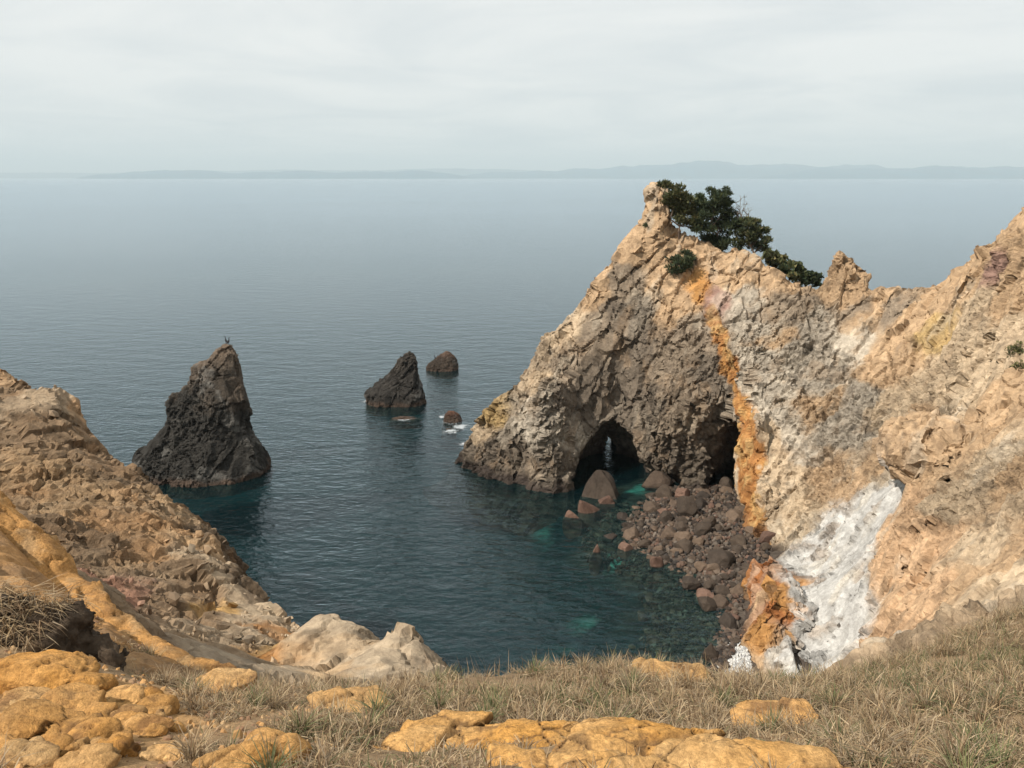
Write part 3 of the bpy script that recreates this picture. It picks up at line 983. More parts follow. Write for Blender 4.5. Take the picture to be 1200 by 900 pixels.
df = n.new('ShaderNodeBsdfDiffuse'); df.inputs['Color'].default_value = (0.007, 0.045, 0.055, 1)
m1 = n.new('ShaderNodeMixShader'); m1.inputs[0].default_value = 0.14
l.new(tr.outputs[0], m1.inputs[1]); l.new(df.outputs[0], m1.inputs[2])
m2 = n.new('ShaderNodeMixShader')
l.new(fr.outputs[0], m2.inputs[0]); l.new(m1.outputs[0], m2.inputs[1]); l.new(gl.outputs[0], m2.inputs[2])
# broken water round the awash rocks
fn_ = noise_node(n, l, vec, 1.1, 8, 0.75, 1.2)
acc = None
for (fx, fy, fr_) in [(*S(530, 493)[:2], 3.6), (*S(520, 488)[:2], 2.2), (*S(541, 500)[:2], 3.0), (*S(529, 505)[:2], 2.6), (*S(430, 470)[:2], 2.0), (*S(475, 491)[:2], 2.8), (*S(545, 520)[:2], 2.2)]:
    dn = n.new('ShaderNodeVectorMath'); dn.operation = 'DISTANCE'
    l.new(vec, dn.inputs[0]); dn.inputs[1].default_value = (fx, fy, 0)
    mr = n.new('ShaderNodeMapRange'); mr.inputs['From Min'].default_value = fr_; mr.inputs['From Max'].default_value = 0.0
    l.new(dn.outputs['Value'], mr.inputs['Value'])
    if acc is None:
        acc = mr.outputs[0]
    else:
        mxx = n.new('ShaderNodeMath'); mxx.operation = 'MAXIMUM'
        l.new(acc, mxx.inputs[0]); l.new(mr.outputs[0], mxx.inputs[1]); acc = mxx.outputs[0]
fs_ = n.new('ShaderNodeMath'); fs_.operation = 'MULTIPLY_ADD'
l.new(fn_.outputs['Fac'], fs_.inputs[0]); fs_.inputs[1].default_value = 2.4; fs_.inputs[2].default_value = -1.2
fa = n.new('ShaderNodeMath'); fa.operation = 'ADD'
l.new(acc, fa.inputs[0]); l.new(fs_.outputs[0], fa.inputs[1])
fg_ = n.new('ShaderNodeMath'); fg_.operation = 'GREATER_THAN'; fg_.inputs[1].default_value = 0.02
l.new(acc, fg_.inputs[0])
fk = n.new('ShaderNodeMath'); fk.operation = 'MULTIPLY'
l.new(fa.outputs[0], fk.inputs[0]); l.new(fg_.outputs[0], fk.inputs[1])
far_ = ramp(n, l, fk.outputs[0], [(0.55, (0, 0, 0)), (0.95, (0.8, 0.8, 0.8))])
fd = n.new('ShaderNodeBsdfDiffuse'); fd.inputs['Color'].default_value = (0.5, 0.53, 0.54, 1)
m3 = n.new('ShaderNodeMixShader')
l.new(far_.outputs[0], m3.inputs[0]); l.new(m2.outputs[0], m3.inputs[1]); l.new(fd.outputs[0], m3.inputs[2])
l.new(m3.outputs[0], out.inputs['Surface'])
M_SEA = m
sx = axis(-200, 200, 10, 60000)
X, Y = np.meshgrid(sx, sx, indexing='ij')
nx = ny = len(sx)
ii, jj = np.meshgrid(np.arange(nx - 1), np.arange(ny - 1), indexing='ij')
sq = np.stack([ii * ny + jj, (ii + 1) * ny + jj, (ii + 1) * ny + jj + 1, ii * ny + jj + 1], -1).reshape(-1, 4)
link('sea', mesh_np('sea', np.stack([X.ravel(), Y.ravel(), X.ravel() * 0], 1), sq), M_SEA, kind='structure', label='calm rippled blue green sea reaching the horizon')

# ------------------------------------------------------------------ far mountains across the bay
M_MTN = simple_material('hill_haze_blue', (0.015, 0.10, 0.16), 0.9, 0.3, 0.002)  # blue of the distant haze put into the hillside colour


def mountains(name, px0, px1, dist, hmax, seed, label):
    n_ = 260
    px = np.linspace(px0, px1, n_)
    x = (px - 600) / FPX / CP * dist * 1.0
    t = np.linspace(0, 1, n_)
    pp = np.stack([t * 14 + seed * 9.1, t * 0 + seed, t * 0], 1).astype(F32)
    hgt = hmax * (0.55 + 0.55 * fbm(pp, 0.45, 5, 0.55, seed)) * np.clip(np.minimum(t, 1 - t) * 7, 0, 1) ** 0.7
    depth = np.array([0, 0.25, 0.55, 0.85, 1.0]) * 4000
    prof = np.array([0.0, 0.45, 0.8, 1.0, 0.0])
    vs = []
    for d_, pr in zip(depth, prof):
        jit = 1 + 0.25 * fbm(pp + d_ * 0.01, 0.9, 3, 0.5, seed + 3) if 0 < pr < 1 else 1
        vs.append(np.stack([x * (1 + d_ / dist), np.full(n_, dist + d_), hgt * pr * jit - 2], 1))
    vs = np.concatenate(vs)
    a = np.arange(n_ - 1)
    qs = np.concatenate([np.stack([r * n_ + a, r * n_ + a + 1, (r + 1) * n_ + a + 1, (r + 1) * n_ + a], 1) for r in range(4)])
    link(name, mesh_np(name, vs, qs), M_MTN, kind='structure', label=label)


mountains('far_hills', 120, 560, 26000, 380, 2, 'low hazy headland across the bay')
mountains('far_hills', 540, 1180, 30000, 1000, 5, 'hazy blue mountains across the bay')
mountains('far_hills', 860, 1500, 26000, 640, 8, 'hazy foothills across the bay')
mountains('far_hills', -400, 900, 38000, 620, 11, 'faint far mountain range on the horizon')

# ------------------------------------------------------------------ haze
m, n, l = nodes_of('sea_haze')
out = n.new('ShaderNodeOutputMaterial')
pv = n.new('ShaderNodeVolumePrincipled')
pv.inputs['Color'].default_value = (0.79, 0.93, 1.0, 1)
pv.inputs['Density'].default_value = 5.5e-5
pv.inputs['Anisotropy'].default_value = 0.0
l.new(pv.outputs[0], out.inputs['Volume'])
bm = bmesh.new()
bmesh.ops.create_cube(bm, size=1.0)
bmesh.ops.scale(bm, vec=(130000, 130000, 1130), verts=bm.verts)
bmesh.ops.translate(bm, vec=(0, 0, 1130 / 2 - 10.5), verts=bm.verts)
me = bpy.data.meshes.new('haze')
bm.to_mesh(me); bm.free()
HAZE = link('haze', me, m, kind='stuff', label='pale sea haze')
HAZE.visible_shadow = True

# ------------------------------------------------------------------ sea stacks and rocks in the water
def sea_rock(name, outline, Yc, depth, label, dx, relief, dark, light, group=None, bias=0.0):
    """outline: rows of (pixel y, left pixel x, right pixel x) down to the waterline; becomes a closed body at its own distance"""
    rows = []
    for (py, xl, xr) in outline:
        a, b = P(xl, py, Yc), P(xr, py, Yc)
        rows.append((a[2], a[0], b[0]))
    rows = sorted(rows)
    zt = rows[-1][0]
    z_ = np.array([-3.0] + [r[0] for r in rows] + [zt + 0.4])
    xl_ = np.array([rows[0][1] - 0.5] + [r[1] for r in rows] + [(rows[-1][1] + rows[-1][2]) / 2])
    xr_ = np.array([rows[0][2] + 0.5] + [r[2] for r in rows] + [(rows[-1][1] + rows[-1][2]) / 2])
    x0, x1 = xl_.min() - 1.5, xr_.max() + 1.5
    xs = np.arange(x0, x1, dx, dtype=F32)
    W = xr_ - xl_
    dmax = W.max() / 2 * depth + 1.5
    ys = np.arange(Yc - dmax, Yc + dmax, dx, dtype=F32)
    zs = np.arange(-1.5, zt + 1.2, dx, dtype=F32)
    cx = np.interp(zs, z_, (xl_ + xr_) / 2)
    hw = np.maximum(np.interp(zs, z_, W / 2), 0.12)
    X = (xs[:, None, None] - cx) / hw
    Yn = (ys[None, :, None] - Yc - bias * (zt - zs) * 0) / (hw * depth)
    f = (np.power(np.abs(X) ** 2.3 + np.abs(Yn) ** 2.3, 1 / 2.3) - 1) * hw * min(depth, 1) * 0.8
    f = np.maximum(f, zs[None, None, :] - zt)
    f = np.broadcast_to(f, (len(xs), len(ys), len(zs))).astype(F32).copy()
    band = np.abs(f) < 2.0
    idx = np.argwhere(band)
    p = np.stack([xs[idx[:, 0]], ys[idx[:, 1]], zs[idx[:, 2]]], 1)
    f[band] += relief * lumps(p * (1.4 / max(relief, 0.3)) ** 0.5) * 0.8
    v, q = solid_only(*surface_nets(f, (x0, Yc - dmax, -1.5), dx), 150)
    nr = vnormals(v, q)
    v = v + nr * (fine_relief(v, max(relief * 0.8, 0.3)) * 1.0)[:, None]
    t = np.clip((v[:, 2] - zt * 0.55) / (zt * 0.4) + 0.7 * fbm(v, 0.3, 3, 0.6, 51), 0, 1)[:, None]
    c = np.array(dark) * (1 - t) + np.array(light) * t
    gu = sstep(0.2, 0.45, fbm(v, 0.45, 4, 0.65, 55))[:, None] * 0.6
    c = c * (1 - gu) + np.array((0.27, 0.26, 0.24)) * gu
    wet = (1 - sstep(0.25, 1.0, v[:, 2] + 0.4 * vn(v, 0.6, 5)))[:, None]
    c = c * (1 - wet) + np.array((0.12, 0.085, 0.065)) * wet
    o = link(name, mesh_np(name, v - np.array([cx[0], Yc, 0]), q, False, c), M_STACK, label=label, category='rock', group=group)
    o.location = (float(cx[0]), Yc, 0)
    return o, v


G_ROCK = 'rocks standing in the sea'
stack1, v1 = sea_rock('sea_stack', [(404, 264, 272), (410, 257, 275), (420, 245, 278), (430, 222, 281), (446, 218, 284), (461, 205, 286), (478, 201, 288), (497, 199, 292), (505, 187, 295), (529, 166, 309), (546, 164, 316)],
                        96.5, 0.72, 'tall dark pyramid sea stack with a brown leaning top', 0.17, 0.95, (0.060, 0.056, 0.050), (0.26, 0.20, 0.15), G_ROCK)
stack2, v2 = sea_rock('sea_stack', [(414, 476, 483), (418, 470, 486), (424, 463, 488), (437, 454, 491), (450, 442, 494), (459, 431, 497), (470, 430, 498)],
                        128, 0.7, 'smaller blackish cone of rock with a blunt top and reddish foot', 0.17, 0.75, (0.055, 0.050, 0.045), (0.10, 0.085, 0.07), G_ROCK)
rock3, v3 = sea_rock('sea_rock', [(412, 522, 526), (416, 516, 530), (421, 508, 534), (427, 501, 537), (431, 500, 537)], 152, 0.8, 'low brown rock with a bird perched on it beyond the cone stack', 0.18, 0.4, (0.075, 0.058, 0.045), (0.15, 0.10, 0.075), G_ROCK)
rock4, v4 = sea_rock('sea_rock', [(482, 526, 532), (486, 521, 538), (493, 519, 541)], 117.5, 0.8, 'small reddish rock awash in foam beside the headland tip', 0.12, 0.3, (0.10, 0.06, 0.045), (0.17, 0.09, 0.06), G_ROCK)
rock5, v5 = sea_rock('sea_rock', [(489, 462, 478), (491, 457, 494)], 119, 0.45, 'flat reef barely breaking the surface in front of the cone stack', 0.12, 0.2, (0.10, 0.065, 0.055), (0.17, 0.11, 0.09), G_ROCK)
rock6, v6 = sea_rock('sea_rock', [(503, 521, 530), (505, 518, 533)], 113.5, 0.6, 'dark half sunk rock close off the headland tip', 0.12, 0.2, (0.05, 0.045, 0.04), (0.09, 0.07, 0.06), G_ROCK)

# ------------------------------------------------------------------ cormorants
M_BIRD = simple_material('black_plumage', (0.018, 0.018, 0.02), 0.6, 0.3, 8)


def bird(loc, rz, label):
    # spine rings: (forward, up, half width, half height)
    rings = [(-0.36, 0.06, 0.015, 0.01), (-0.24, 0.12, 0.05, 0.02), (-0.14, 0.20, 0.09, 0.07), (-0.04, 0.32, 0.11, 0.11), (0.03, 0.44, 0.095, 0.10), (0.06, 0.53, 0.055, 0.06), (0.06, 0.61, 0.036, 0.04),
             (0.05, 0.69, 0.032, 0.035), (0.07, 0.75, 0.042, 0.042), (0.12, 0.78, 0.036, 0.032), (0.17, 0.785, 0.014, 0.014), (0.25, 0.78, 0.008, 0.007), (0.29, 0.765, 0.004, 0.004)]
    bm = bmesh.new()
    prev = None
    pts = [Vector((r[0], 0, r[1])) for r in rings]
    for k, r in enumerate(rings):
        t = (pts[min(k + 1, len(pts) - 1)] - pts[max(k - 1, 0)]).normalized()
        side = Vector((0, 1, 0))
        up = t.cross(side).normalized()
        ring = [bm.verts.new(pts[k] + side * (r[2] * math.cos(a)) + up * (r[3] * math.sin(a))) for a in np.linspace(0, 2 * math.pi, 11)[:-1]]
        if prev:
            for a in range(10):
                bm.faces.new((prev[a], prev[(a + 1) % 10], ring[(a + 1) % 10], ring[a]))
        else:
            bm.faces.new(ring[::-1])
        prev = ring
    bm.faces.new(prev)
    for sy in (-1, 1):                                   # legs and webbed feet
        g = bmesh.ops.create_cone(bm, cap_ends=True, segments=6, radius1=0.016, radius2=0.022, depth=0.24)
        bmesh.ops.translate(bm, vec=(-0.03, 0.055 * sy, 0.11), verts=g['verts'])
        f = [bm.verts.new(c) for c in ((-0.05, 0.055 * sy, 0.008), (0.09, 0.10 * sy, 0.004), (0.10, 0.055 * sy, 0.004), (0.08, 0.01 * sy, 0.004))]
        bm.faces.new(f)
    for fc in bm.faces:
        fc.smooth = True
    me = bpy.data.meshes.new('bird')
    bm.to_mesh(me); bm.free()
    o = link('cormorant', me, M_BIRD, label=label, category='bird', group='birds on the sea rocks')
    o.location = loc
    o.rotation_euler = (0, 0, rz)
    o.scale = (1.15,) * 3


def top_at(v, x, r=0.35):
    m = np.abs(v[:, 0] - x) < r
    k = np.flatnonzero(m)[np.argmax(v[m, 2])]
    return (float(v[k, 0]), float(v[k, 1]), float(v[k, 2]) - 0.04)


bird(top_at(v1, P(266, 404, 96.5)[0]), 2.6, 'black cormorant facing left on the tall stack top')
bird(top_at(v1, P(271, 404, 96.5)[0]), 0.3, 'black cormorant facing right on the tall stack top')
bird(top_at(v3, P(508, 415, 152)[0]), 2.8, 'black cormorant upright on the low brown rock')

# ------------------------------------------------------------------ boulders and rubble of the cove
def boulder_mesh(name, seed, sub=2, block=0.75, rough=0.22, cuts=6):
    bm = bmesh.new()
    bmesh.ops.create_icosphere(bm, subdivisions=sub, radius=1.0)
    v = np.array([x.co[:] for x in bm.verts], F32)
    v = np.sign(v) * np.abs(v) ** block
    v /= np.abs(v).max()
    d = rough * fbm(v + seed * 5.3, 0.9, 2, 0.5, seed) * 1.6 + 0.07 * fbm(v + seed * 3.1, 2.6, 2, 0.5, seed)
    v = v * (1 + d)[:, None]
    rs = np.random.default_rng(seed)
    for _ in range(cuts):                                # broken flats
        nn = rs.normal(size=3); nn /= np.linalg.norm(nn)
        h = v @ nn
        v = v - np.maximum(h - 0.68, 0)[:, None] * nn * 0.85
    for x, co in zip(bm.verts, v):
        x.co = co
    for f in bm.faces:
        f.smooth = sub > 3
    me = bpy.data.meshes.new(name)
    bm.to_mesh(me); bm.free()
    return me


M_DARKB = rock_material('dark_boulder', 1.8, 0.5, base=[(0.0, (0.045, 0.036, 0.03)), (1.0, (0.082, 0.062, 0.047))], chip=0.4)
M_TANB = rock_material('tan_boulder', 1.8, 0.5, base=[(0.0, (0.09, 0.066, 0.05)), (1.0, (0.16, 0.115, 0.083))], chip=0.4)
M_PINKB = rock_material('reddish_boulder', 1.8, 0.5, base=[(0.0, (0.12, 0.074, 0.057)), (1.0, (0.18, 0.112, 0.084))], chip=0.4)


def boulder_set(seed, n_, mat):
    out_ = []
    for sd in range(n_):
        me = boulder_mesh('boulder', seed + sd, 3, 0.8, 0.28, 9)
        me.materials.append(mat)
        out_.append(me)
    return out_


BM = boulder_set(100, 9, M_DARKB)
BMT = boulder_set(120, 6, M_TANB)
BMP = boulder_set(140, 5, M_PINKB)


def put_boulder(x, y, sx, sy, sz, me, label, group, zlift=0.35, rz=None, tilt=0.25, name='boulder', cat='boulder'):
    o = link(name, me, None, label=label, category=cat, group=group)
    z = bed_z(x, y)
    o.location = (x, y, z + sz * zlift)
    o.rotation_euler = (random.uniform(-tilt, tilt), random.uniform(-tilt, tilt), random.uniform(0, 6.28) if rz is None else rz)
    o.scale = (sx, sy, sz)
    return o


bm = bmesh.new()
for x_, z_, d_ in ((-1, -1, 0.8), (1.0, -1, 0.8), (0.0, -1, 1.05), (-0.75, -0.3, 0.62), (0.85, -0.25, 0.6), (0.55, 0.45, 0.42), (-0.12, 0.98, 0.2), (0.12, 0.95, 0.22), (-0.45, 0.45, 0.4)):
    for sg in (-1, 1):
        bm.verts.new((x_ + 0.06 * sg, sg * d_, z_))
bmesh.ops.convex_hull(bm, input=bm.verts)
bmesh.ops.triangulate(bm, faces=bm.faces)
bmesh.ops.subdivide_edges(bm, edges=bm.edges, cuts=2, use_grid_fill=True, smooth=0.0)
co = np.array([x.co[:] for x in bm.verts], F32)
co *= (1 + 0.34 * fbm(co, 1.3, 4, 0.6, 8))[:, None]
for x, k in zip(bm.verts, co):
    x.co = k
for f in bm.faces:
    f.smooth = False
TRI = bpy.data.meshes.new('triangular_boulder')
bm.to_mesh(TRI); bm.free()
TRI.materials.append(M_DARKB)
PX = 1 / FPX * 96
big = [  # pixel centre of the foot, width, height (px), mesh, label
    (703, 583, 50, 34, TRI, 'large triangular brown boulder standing in front of the sea cave', 1.35),
    (773, 572, 38, 22, BMT[4], 'smooth rounded brown boulder under the cave overhang', 1.0),
    (779, 586, 26, 18, BM[1], 'dark boulder leaning on the smooth rounded boulder', 1.0),
    (800, 588, 20, 16, BMP[0], 'pinkish boulder next to the dark leaning boulder', 1.0),
    (806, 612, 26, 26, BM[2], 'tall dark boulder rising mid beach', 1.0),
    (689, 601, 26, 18, BMP[1], 'pinkish rock emerging below the triangular boulder', 1.0),
    (710, 590, 24, 11, BMP[2], 'flat pink slab awash beside the triangular boulder', 1.0),
    (672, 606, 22, 14, BMP[3], 'low pink reef rock furthest out in the cove', 1.0),
    (733, 645, 20, 12, BMP[0], 'reddish rock poking from the shallow water alone', 1.0),
    (770, 664, 20, 15, BMP[1], 'reddish angular rock awash off the boulder beach', 1.0),
    (698, 647, 16, 13, BMP[2], 'small tan rock awash out from the reddish rock', 1.0),
    (848, 668, 36, 22, BM[4], 'very dark wide boulder at the water edge', 1.0),
    (803, 641, 22, 16, BMT[2], 'tan brown boulder at the lower beach rim', 1.0),
    (785, 635, 20, 16, BMT[1], 'light tan boulder at the beach rim', 1.0),
    (832, 625, 22, 14, BM[7], 'dark low boulder near the orange vein foot', 1.0),
    (902, 650, 24, 20, BMP[3], 'brown red boulder wedged below the white scree', 1.0),
    (912, 618, 30, 22, BMT[0], 'blocky tan boulder at the cliff foot', 1.0),
    (833, 775, 22, 22, BM[0], 'dark boulder above the white pebble patch', 1.0),
    (835, 800, 26, 16, BM[3], 'dark boulder at the edge of the white pebbles', 1.0),
    (765, 600, 22, 12, BMT[3], 'flat boulder between smooth boulder and water', 1.0),
]
taken = []
for (px, py, w, h, me, lab, zl) in big:
    c = S(px, py)
    sc = c[1] / FPX / 0.95
    sx = w * sc / 2
    dep = max(0.0, -bed_z(c[0], c[1] + sx * 0.5))
    o = put_boulder(c[0], c[1] + sx * 0.5, sx * 1.05, sx * 0.9, h * sc * 0.62 + (dep * 0.62 if me is not TRI else dep * 0.3), me, lab, None, 0.5 if me is not TRI else 0.75, rz=random.uniform(-0.5, 0.5), tilt=0.12)
    taken.append((c[0], c[1] + sx * 0.5, sx))

BEACH = [S(*a)[:2] for a in [(752, 585), (790, 572), (850, 572), (872, 600), (882, 640), (905, 645), (895, 665), (878, 672), (868, 720), (860, 750), (835, 720), (800, 690), (770, 668), (742, 645), (722, 612)]]
SHOAL = [S(*a)[:2] for a in [(645, 600), (735, 585), (752, 640), (800, 690), (850, 720), (868, 745), (845, 800), (740, 800), (690, 760), (690, 700), (650, 650)]]


def inside_poly(x, y, poly):
    c = False
    for (ax, ay), (bx_, by_) in zip(poly, poly[1:] + poly[:1]):
        if (ay > y) != (by_ > y) and x < (bx_ - ax) * (y - ay) / (by_ - ay) + ax:
            c = not c
    return c


def scatter(poly, n_, rmin, rmax, fn, power=2.2, gap=0.75):
    xs_ = [a[0] for a in poly]; ys_ = [a[1] for a in poly]
    made = tries = 0
    while made < n_ and tries < n_ * 60:
        tries += 1
        x, y = random.uniform(min(xs_), max(xs_)), random.uniform(min(ys_), max(ys_))
        if not inside_poly(x, y, poly):
            continue
        r = rmin + (rmax - rmin) * random.random() ** power
        if any((x - a) ** 2 + (y - b) ** 2 < ((r + c) * gap) ** 2 for a, b, c in taken):
            continue
        taken.append((x, y, r))
        fn(x, y, r)
        made += 1
    return made


MARKS = [(S(876, 625), 'by the foot of the orange vein'), (S(850, 575), 'at the mouth of the narrow right-hand cave'), (S(775, 575), 'under the cave overhang'), (S(760, 625), 'along the seaward rim of the beach'),
         (S(815, 615), 'around the tall dark boulder mid beach'), (S(850, 660), 'around the wide very dark boulder'), (S(885, 665), 'between the orange lump and the orange vein'), (S(860, 720), 'along the foot of the orange lump'),
         (S(800, 650), 'at the lower water line of the beach'), (S(850, 690), 'in the strip beside the orange lump top')]


def whereabouts(x, y):
    return min(MARKS, key=lambda k: (k[0][0] - x) ** 2 + (k[0][1] - y) ** 2)[1]


def dry_b(x, y, r):
    t = random.random()
    kind, ms = ('reddish', BMP) if t < 0.17 else (('tan', BMT) if t < 0.45 else ('dark brown', BM))
    size = 'small' if r < 0.42 else ('middling' if r < 0.68 else 'large')
    put_boulder(x, y, r, r * random.uniform(0.7, 1), r * random.uniform(0.6, 0.9), random.choice(ms), size + ' ' + kind + ' boulder ' + whereabouts(x, y), kind + ' boulders of the cove beach', 0.4)


def wet_b(x, y, r):
    z = bed_z(x, y)
    if z < -2.2:
        return
    h = r * random.uniform(0.55, 0.85)
    out_ = z + h * 1.3 > 0.05
    t = random.random()
    kind, ms = ('reddish', BMP) if t < 0.3 else (('tan', BMT) if t < 0.5 else ('dark', BM))
    size = 'small' if r < 0.5 else 'large'
    deep = 'breaking the surface of the shallows' if out_ else ('sunk in clear shallow water' if z > -1.1 else 'sunk in deeper green water')
    side = ' near the white pebbles' if y < 64 else (' below the sea cave' if y > 76 else ' off the boulder beach')
    put_boulder(x, y, r, r * random.uniform(0.7, 1), h, random.choice(ms), size + ' ' + kind + ' boulder ' + deep + side, kind + ' boulders in the shallows', 0.4)


scatter(BEACH, 225, 0.28, 1.15, dry_b, 1.9, 0.68)
scatter(SHOAL, 75, 0.3, 1.05, wet_b)

# rubble between the boulders: too small and too many to count
def rubble(name, polys, counts, rlo, rhi, cols, label, mat):
    base = bmesh.new()
    bmesh.ops.create_icosphere(base, subdivisions=1, radius=1.0)
    bvv = np.array([x.co[:] for x in base.verts], F32)
    bff = np.array([[a.index for a in f.verts] for f in base.faces], np.int32)
    base.free()
    vs, fs, cs = [], [], []
    off = 0
    for poly, cnt in zip(polys, counts):
        xs_ = [a[0] for a in poly]; ys_ = [a[1] for a in poly]
        k = 0
        while k < cnt:
            x, y = random.uniform(min(xs_), max(xs_)), random.uniform(min(ys_), max(ys_))
            if not inside_poly(x, y, poly):
                continue
            zb_ = bed_z(x, y)
            if random.random() < (-zb_ - 0.5) / 1.6:
                k += 0.35
                continue
            r = rlo + (rhi - rlo) * random.random() ** 2
            m = np.array(Euler((random.uniform(0, 6), random.uniform(0, 6), random.uniform(0, 6))).to_matrix(), F32)
            jit = 1 + (RNG.random((len(bvv), 1)).astype(F32) - 0.5) * 0.5
            vv = (bvv * jit * np.array([r, r * random.uniform(0.6, 1), r * random.uniform(0.45, 0.8)], F32)) @ m
            vs.append(vv + np.array([x, y, bed_z(x, y) + r * 0.25], F32))
            fs.append(bff + off)
            off += len(bvv)
            cc = np.array(random.choice(cols), F32) * random.uniform(0.7, 1.25)
            cs.append(np.tile(cc, (len(bvv), 1)))
            k += 1
    link(name, mesh_np(name, np.concatenate(vs), np.concatenate(fs), False, np.concatenate(cs)), mat, kind='stuff', label=label)


M_RUB = simple_material('rubble_stone', (0.1, 0.1, 0.1), 0.8, attr=True)
rubble('rubble', [BEACH, SHOAL], [4600, 11000], 0.08, 0.42, [(0.055, 0.041, 0.032), (0.08, 0.058, 0.044), (0.11, 0.08, 0.058), (0.036, 0.030, 0.026), (0.12, 0.075, 0.053), (0.13, 0.105, 0.083)], 'small brown stones between the beach boulders', M_RUB)
PEB = [S(*a)[:2] for a in [(846, 762), (862, 745), (874, 760), (884, 802), (850, 806), (838, 790)]]
rubble('pebbles', [PEB], [1800], 0.07, 0.16, [(0.55, 0.54, 0.51), (0.46, 0.46, 0.45), (0.62, 0.6, 0.56), (0.36, 0.35, 0.34)], 'patch of white pebbles on the beach', M_RUB)
TAL = [S(*a, 1.0)[:2] for a in [(900, 640), (935, 620), (948, 650), (925, 668), (900, 668)]]


# ------------------------------------------------------------------ trees and bushes
M_BARK = simple_material('bark', (0.12, 0.085, 0.06), 0.9, 0.4, 3)
M_LEAF = simple_material('needles', (0.05, 0.07, 0.03), 0.7, attr=True, translucent=0.15)


def tube(bm, pts, radii, seg=6):
    prev = None
    for k, (p_, r) in enumerate(zip(pts, radii)):
        t = (pts[min(k + 1, len(pts) - 1)] - pts[max(k - 1, 0)]).normalized()
        a = t.orthogonal().normalized()
        b = t.cross(a)
        ring = [bm.verts.new(p_ + a * (r * math.cos(q_)) + b * (r * math.sin(q_))) for q_ in np.linspace(0, 2 * math.pi, seg + 1)[:-1]]
        if prev:
            for q_ in range(seg):
                bm.faces.new((prev[q_], prev[(q_ + 1) % seg], ring[(q_ + 1) % seg], ring[q_]))
        prev = ring
    bm.faces.new(prev)


def limb(a, b, n_=5, wob=0.12):
    L = (b - a).length
    out_ = []
    for k in range(n_ + 1):
        t = k / n_
        p_ = a.lerp(b, t)
        if 0 < k < n_:
            p_ += Vector((random.gauss(0, 1), random.gauss(0, 1), random.gauss(0, 0.6))) * L * wob * 0.5
        out_.append(p_)
    return out_


def tree(name, base, clumps, label, cat, colors, leaf=0.42, per=760, trunk=0.16, group=None, needle=True):
    """base: foot in world space; clumps: (centre, radius) in world space"""
    base = Vector(base)
    root = link(name, None, label=label, category=cat, group=group)
    root.location = base
    bm = bmesh.new()
    cl = [(Vector(c) - base, r) for c, r in clumps]
    top = max(cl, key=lambda a: a[0].z)[0]
    trunk_pts = limb(Vector((0, 0, -0.5)), top * 0.8, 6, 0.10)
    tube(bm, trunk_pts, [trunk * (1 - 0.8 * k / 6) for k in range(7)], 7)
    for c, r in cl:
        s_ = min(trunk_pts, key=lambda q_: (q_ - c * 0.6).length)
        tube(bm, limb(s_, c, 4), [trunk * 0.38 * (1 - 0.75 * k / 4) for k in range(5)], 5)
    me = bpy.data.meshes.new('trunk')
    bm.to_mesh(me); bm.free()
    link('trunk', me, M_BARK, root)
    V, Fq, Cc = [], [], []
    off = 0
    for c, r in cl:
        nsub = max(4, int(7 * (r / 1.0)))
        subs = []
        for _ in range(nsub):
            d = np.array([random.gauss(0, 1), random.gauss(0, 1), random.gauss(0, 0.75)])
            d = d / np.linalg.norm(d) * r * random.uniform(0.35, 1.0)
            subs.append(np.array(c) + d)
        shade = random.uniform(0.75, 1.25)
        nn = int(per * max(r, 0.5) ** 2)
        sub = np.array(subs)[RNG.integers(0, nsub, nn)]
        dirs = RNG.normal(size=(nn, 3)); dirs /= np.linalg.norm(dirs, axis=1, keepdims=True)
        pos = sub + dirs * (RNG.random((nn, 1)) ** 0.6) * r * 0.42 * np.array([1.2, 1.2, 0.6])
        up = dirs * 0.8 + np.array([0, 0, 0.7]) + RNG.normal(size=(nn, 3)) * 0.35
        up /= np.linalg.norm(up, axis=1, keepdims=True)
        sd = np.cross(up, RNG.normal(size=(nn, 3)))
        sd /= np.linalg.norm(sd, axis=1, keepdims=True)
        Ls = leaf * (0.6 + 0.8 * RNG.random((nn, 1)))
        Ws = Ls * (0.15 if needle else 0.42)
        a = pos; b = pos + up * Ls * 0.5 + sd * Ws; e = pos + up * Ls; g = pos + up * Ls * 0.5 - sd * Ws
        V.append(np.stack([a, b, e, g], 1).reshape(-1, 3))
        Fq.append(np.arange(nn * 4).reshape(-1, 4) + off)
        off += nn * 4
        cc = np.array(colors)[RNG.integers(0, len(colors), nn)] * (0.65 + 0.7 * RNG.random((nn, 1))) * shade
        Cc.append(np.repeat(cc, 4, 0))
    me = mesh_np('crown', np.concatenate(V), np.concatenate(Fq), False, np.concatenate(Cc))
    link('crown', me, M_LEAF, root)
    return root


DARK = [(0.040, 0.055, 0.026), (0.055, 0.072, 0.032), (0.03, 0.045, 0.025), (0.075, 0.085, 0.035)]
OLIVE = [(0.10, 0.105, 0.04), (0.075, 0.085, 0.034), (0.15, 0.13, 0.055), (0.055, 0.065, 0.03)]
DRY = [(0.22, 0.17, 0.09), (0.12, 0.12, 0.05), (0.16, 0.14, 0.06)]


def px_tree(name, foot, Y, clumps, label, cat, colors, **kw):
    b = P(foot[0], foot[1], Y)
    z = float(H_ALL(np.array([b[0]]), np.array([b[1]]))[0])
    cl = []
    for (px, py, r) in clumps:
        rr = r * Y / FPX
        c = P(px, py, Y + random.uniform(-0.8, 0.9) * min(1.0, rr * 1.2))
        cl.append((c, rr))
    return tree(name, (b[0], b[1], min(b[2], z + 0.6) - 0.3), cl, label, cat, colors, **kw)


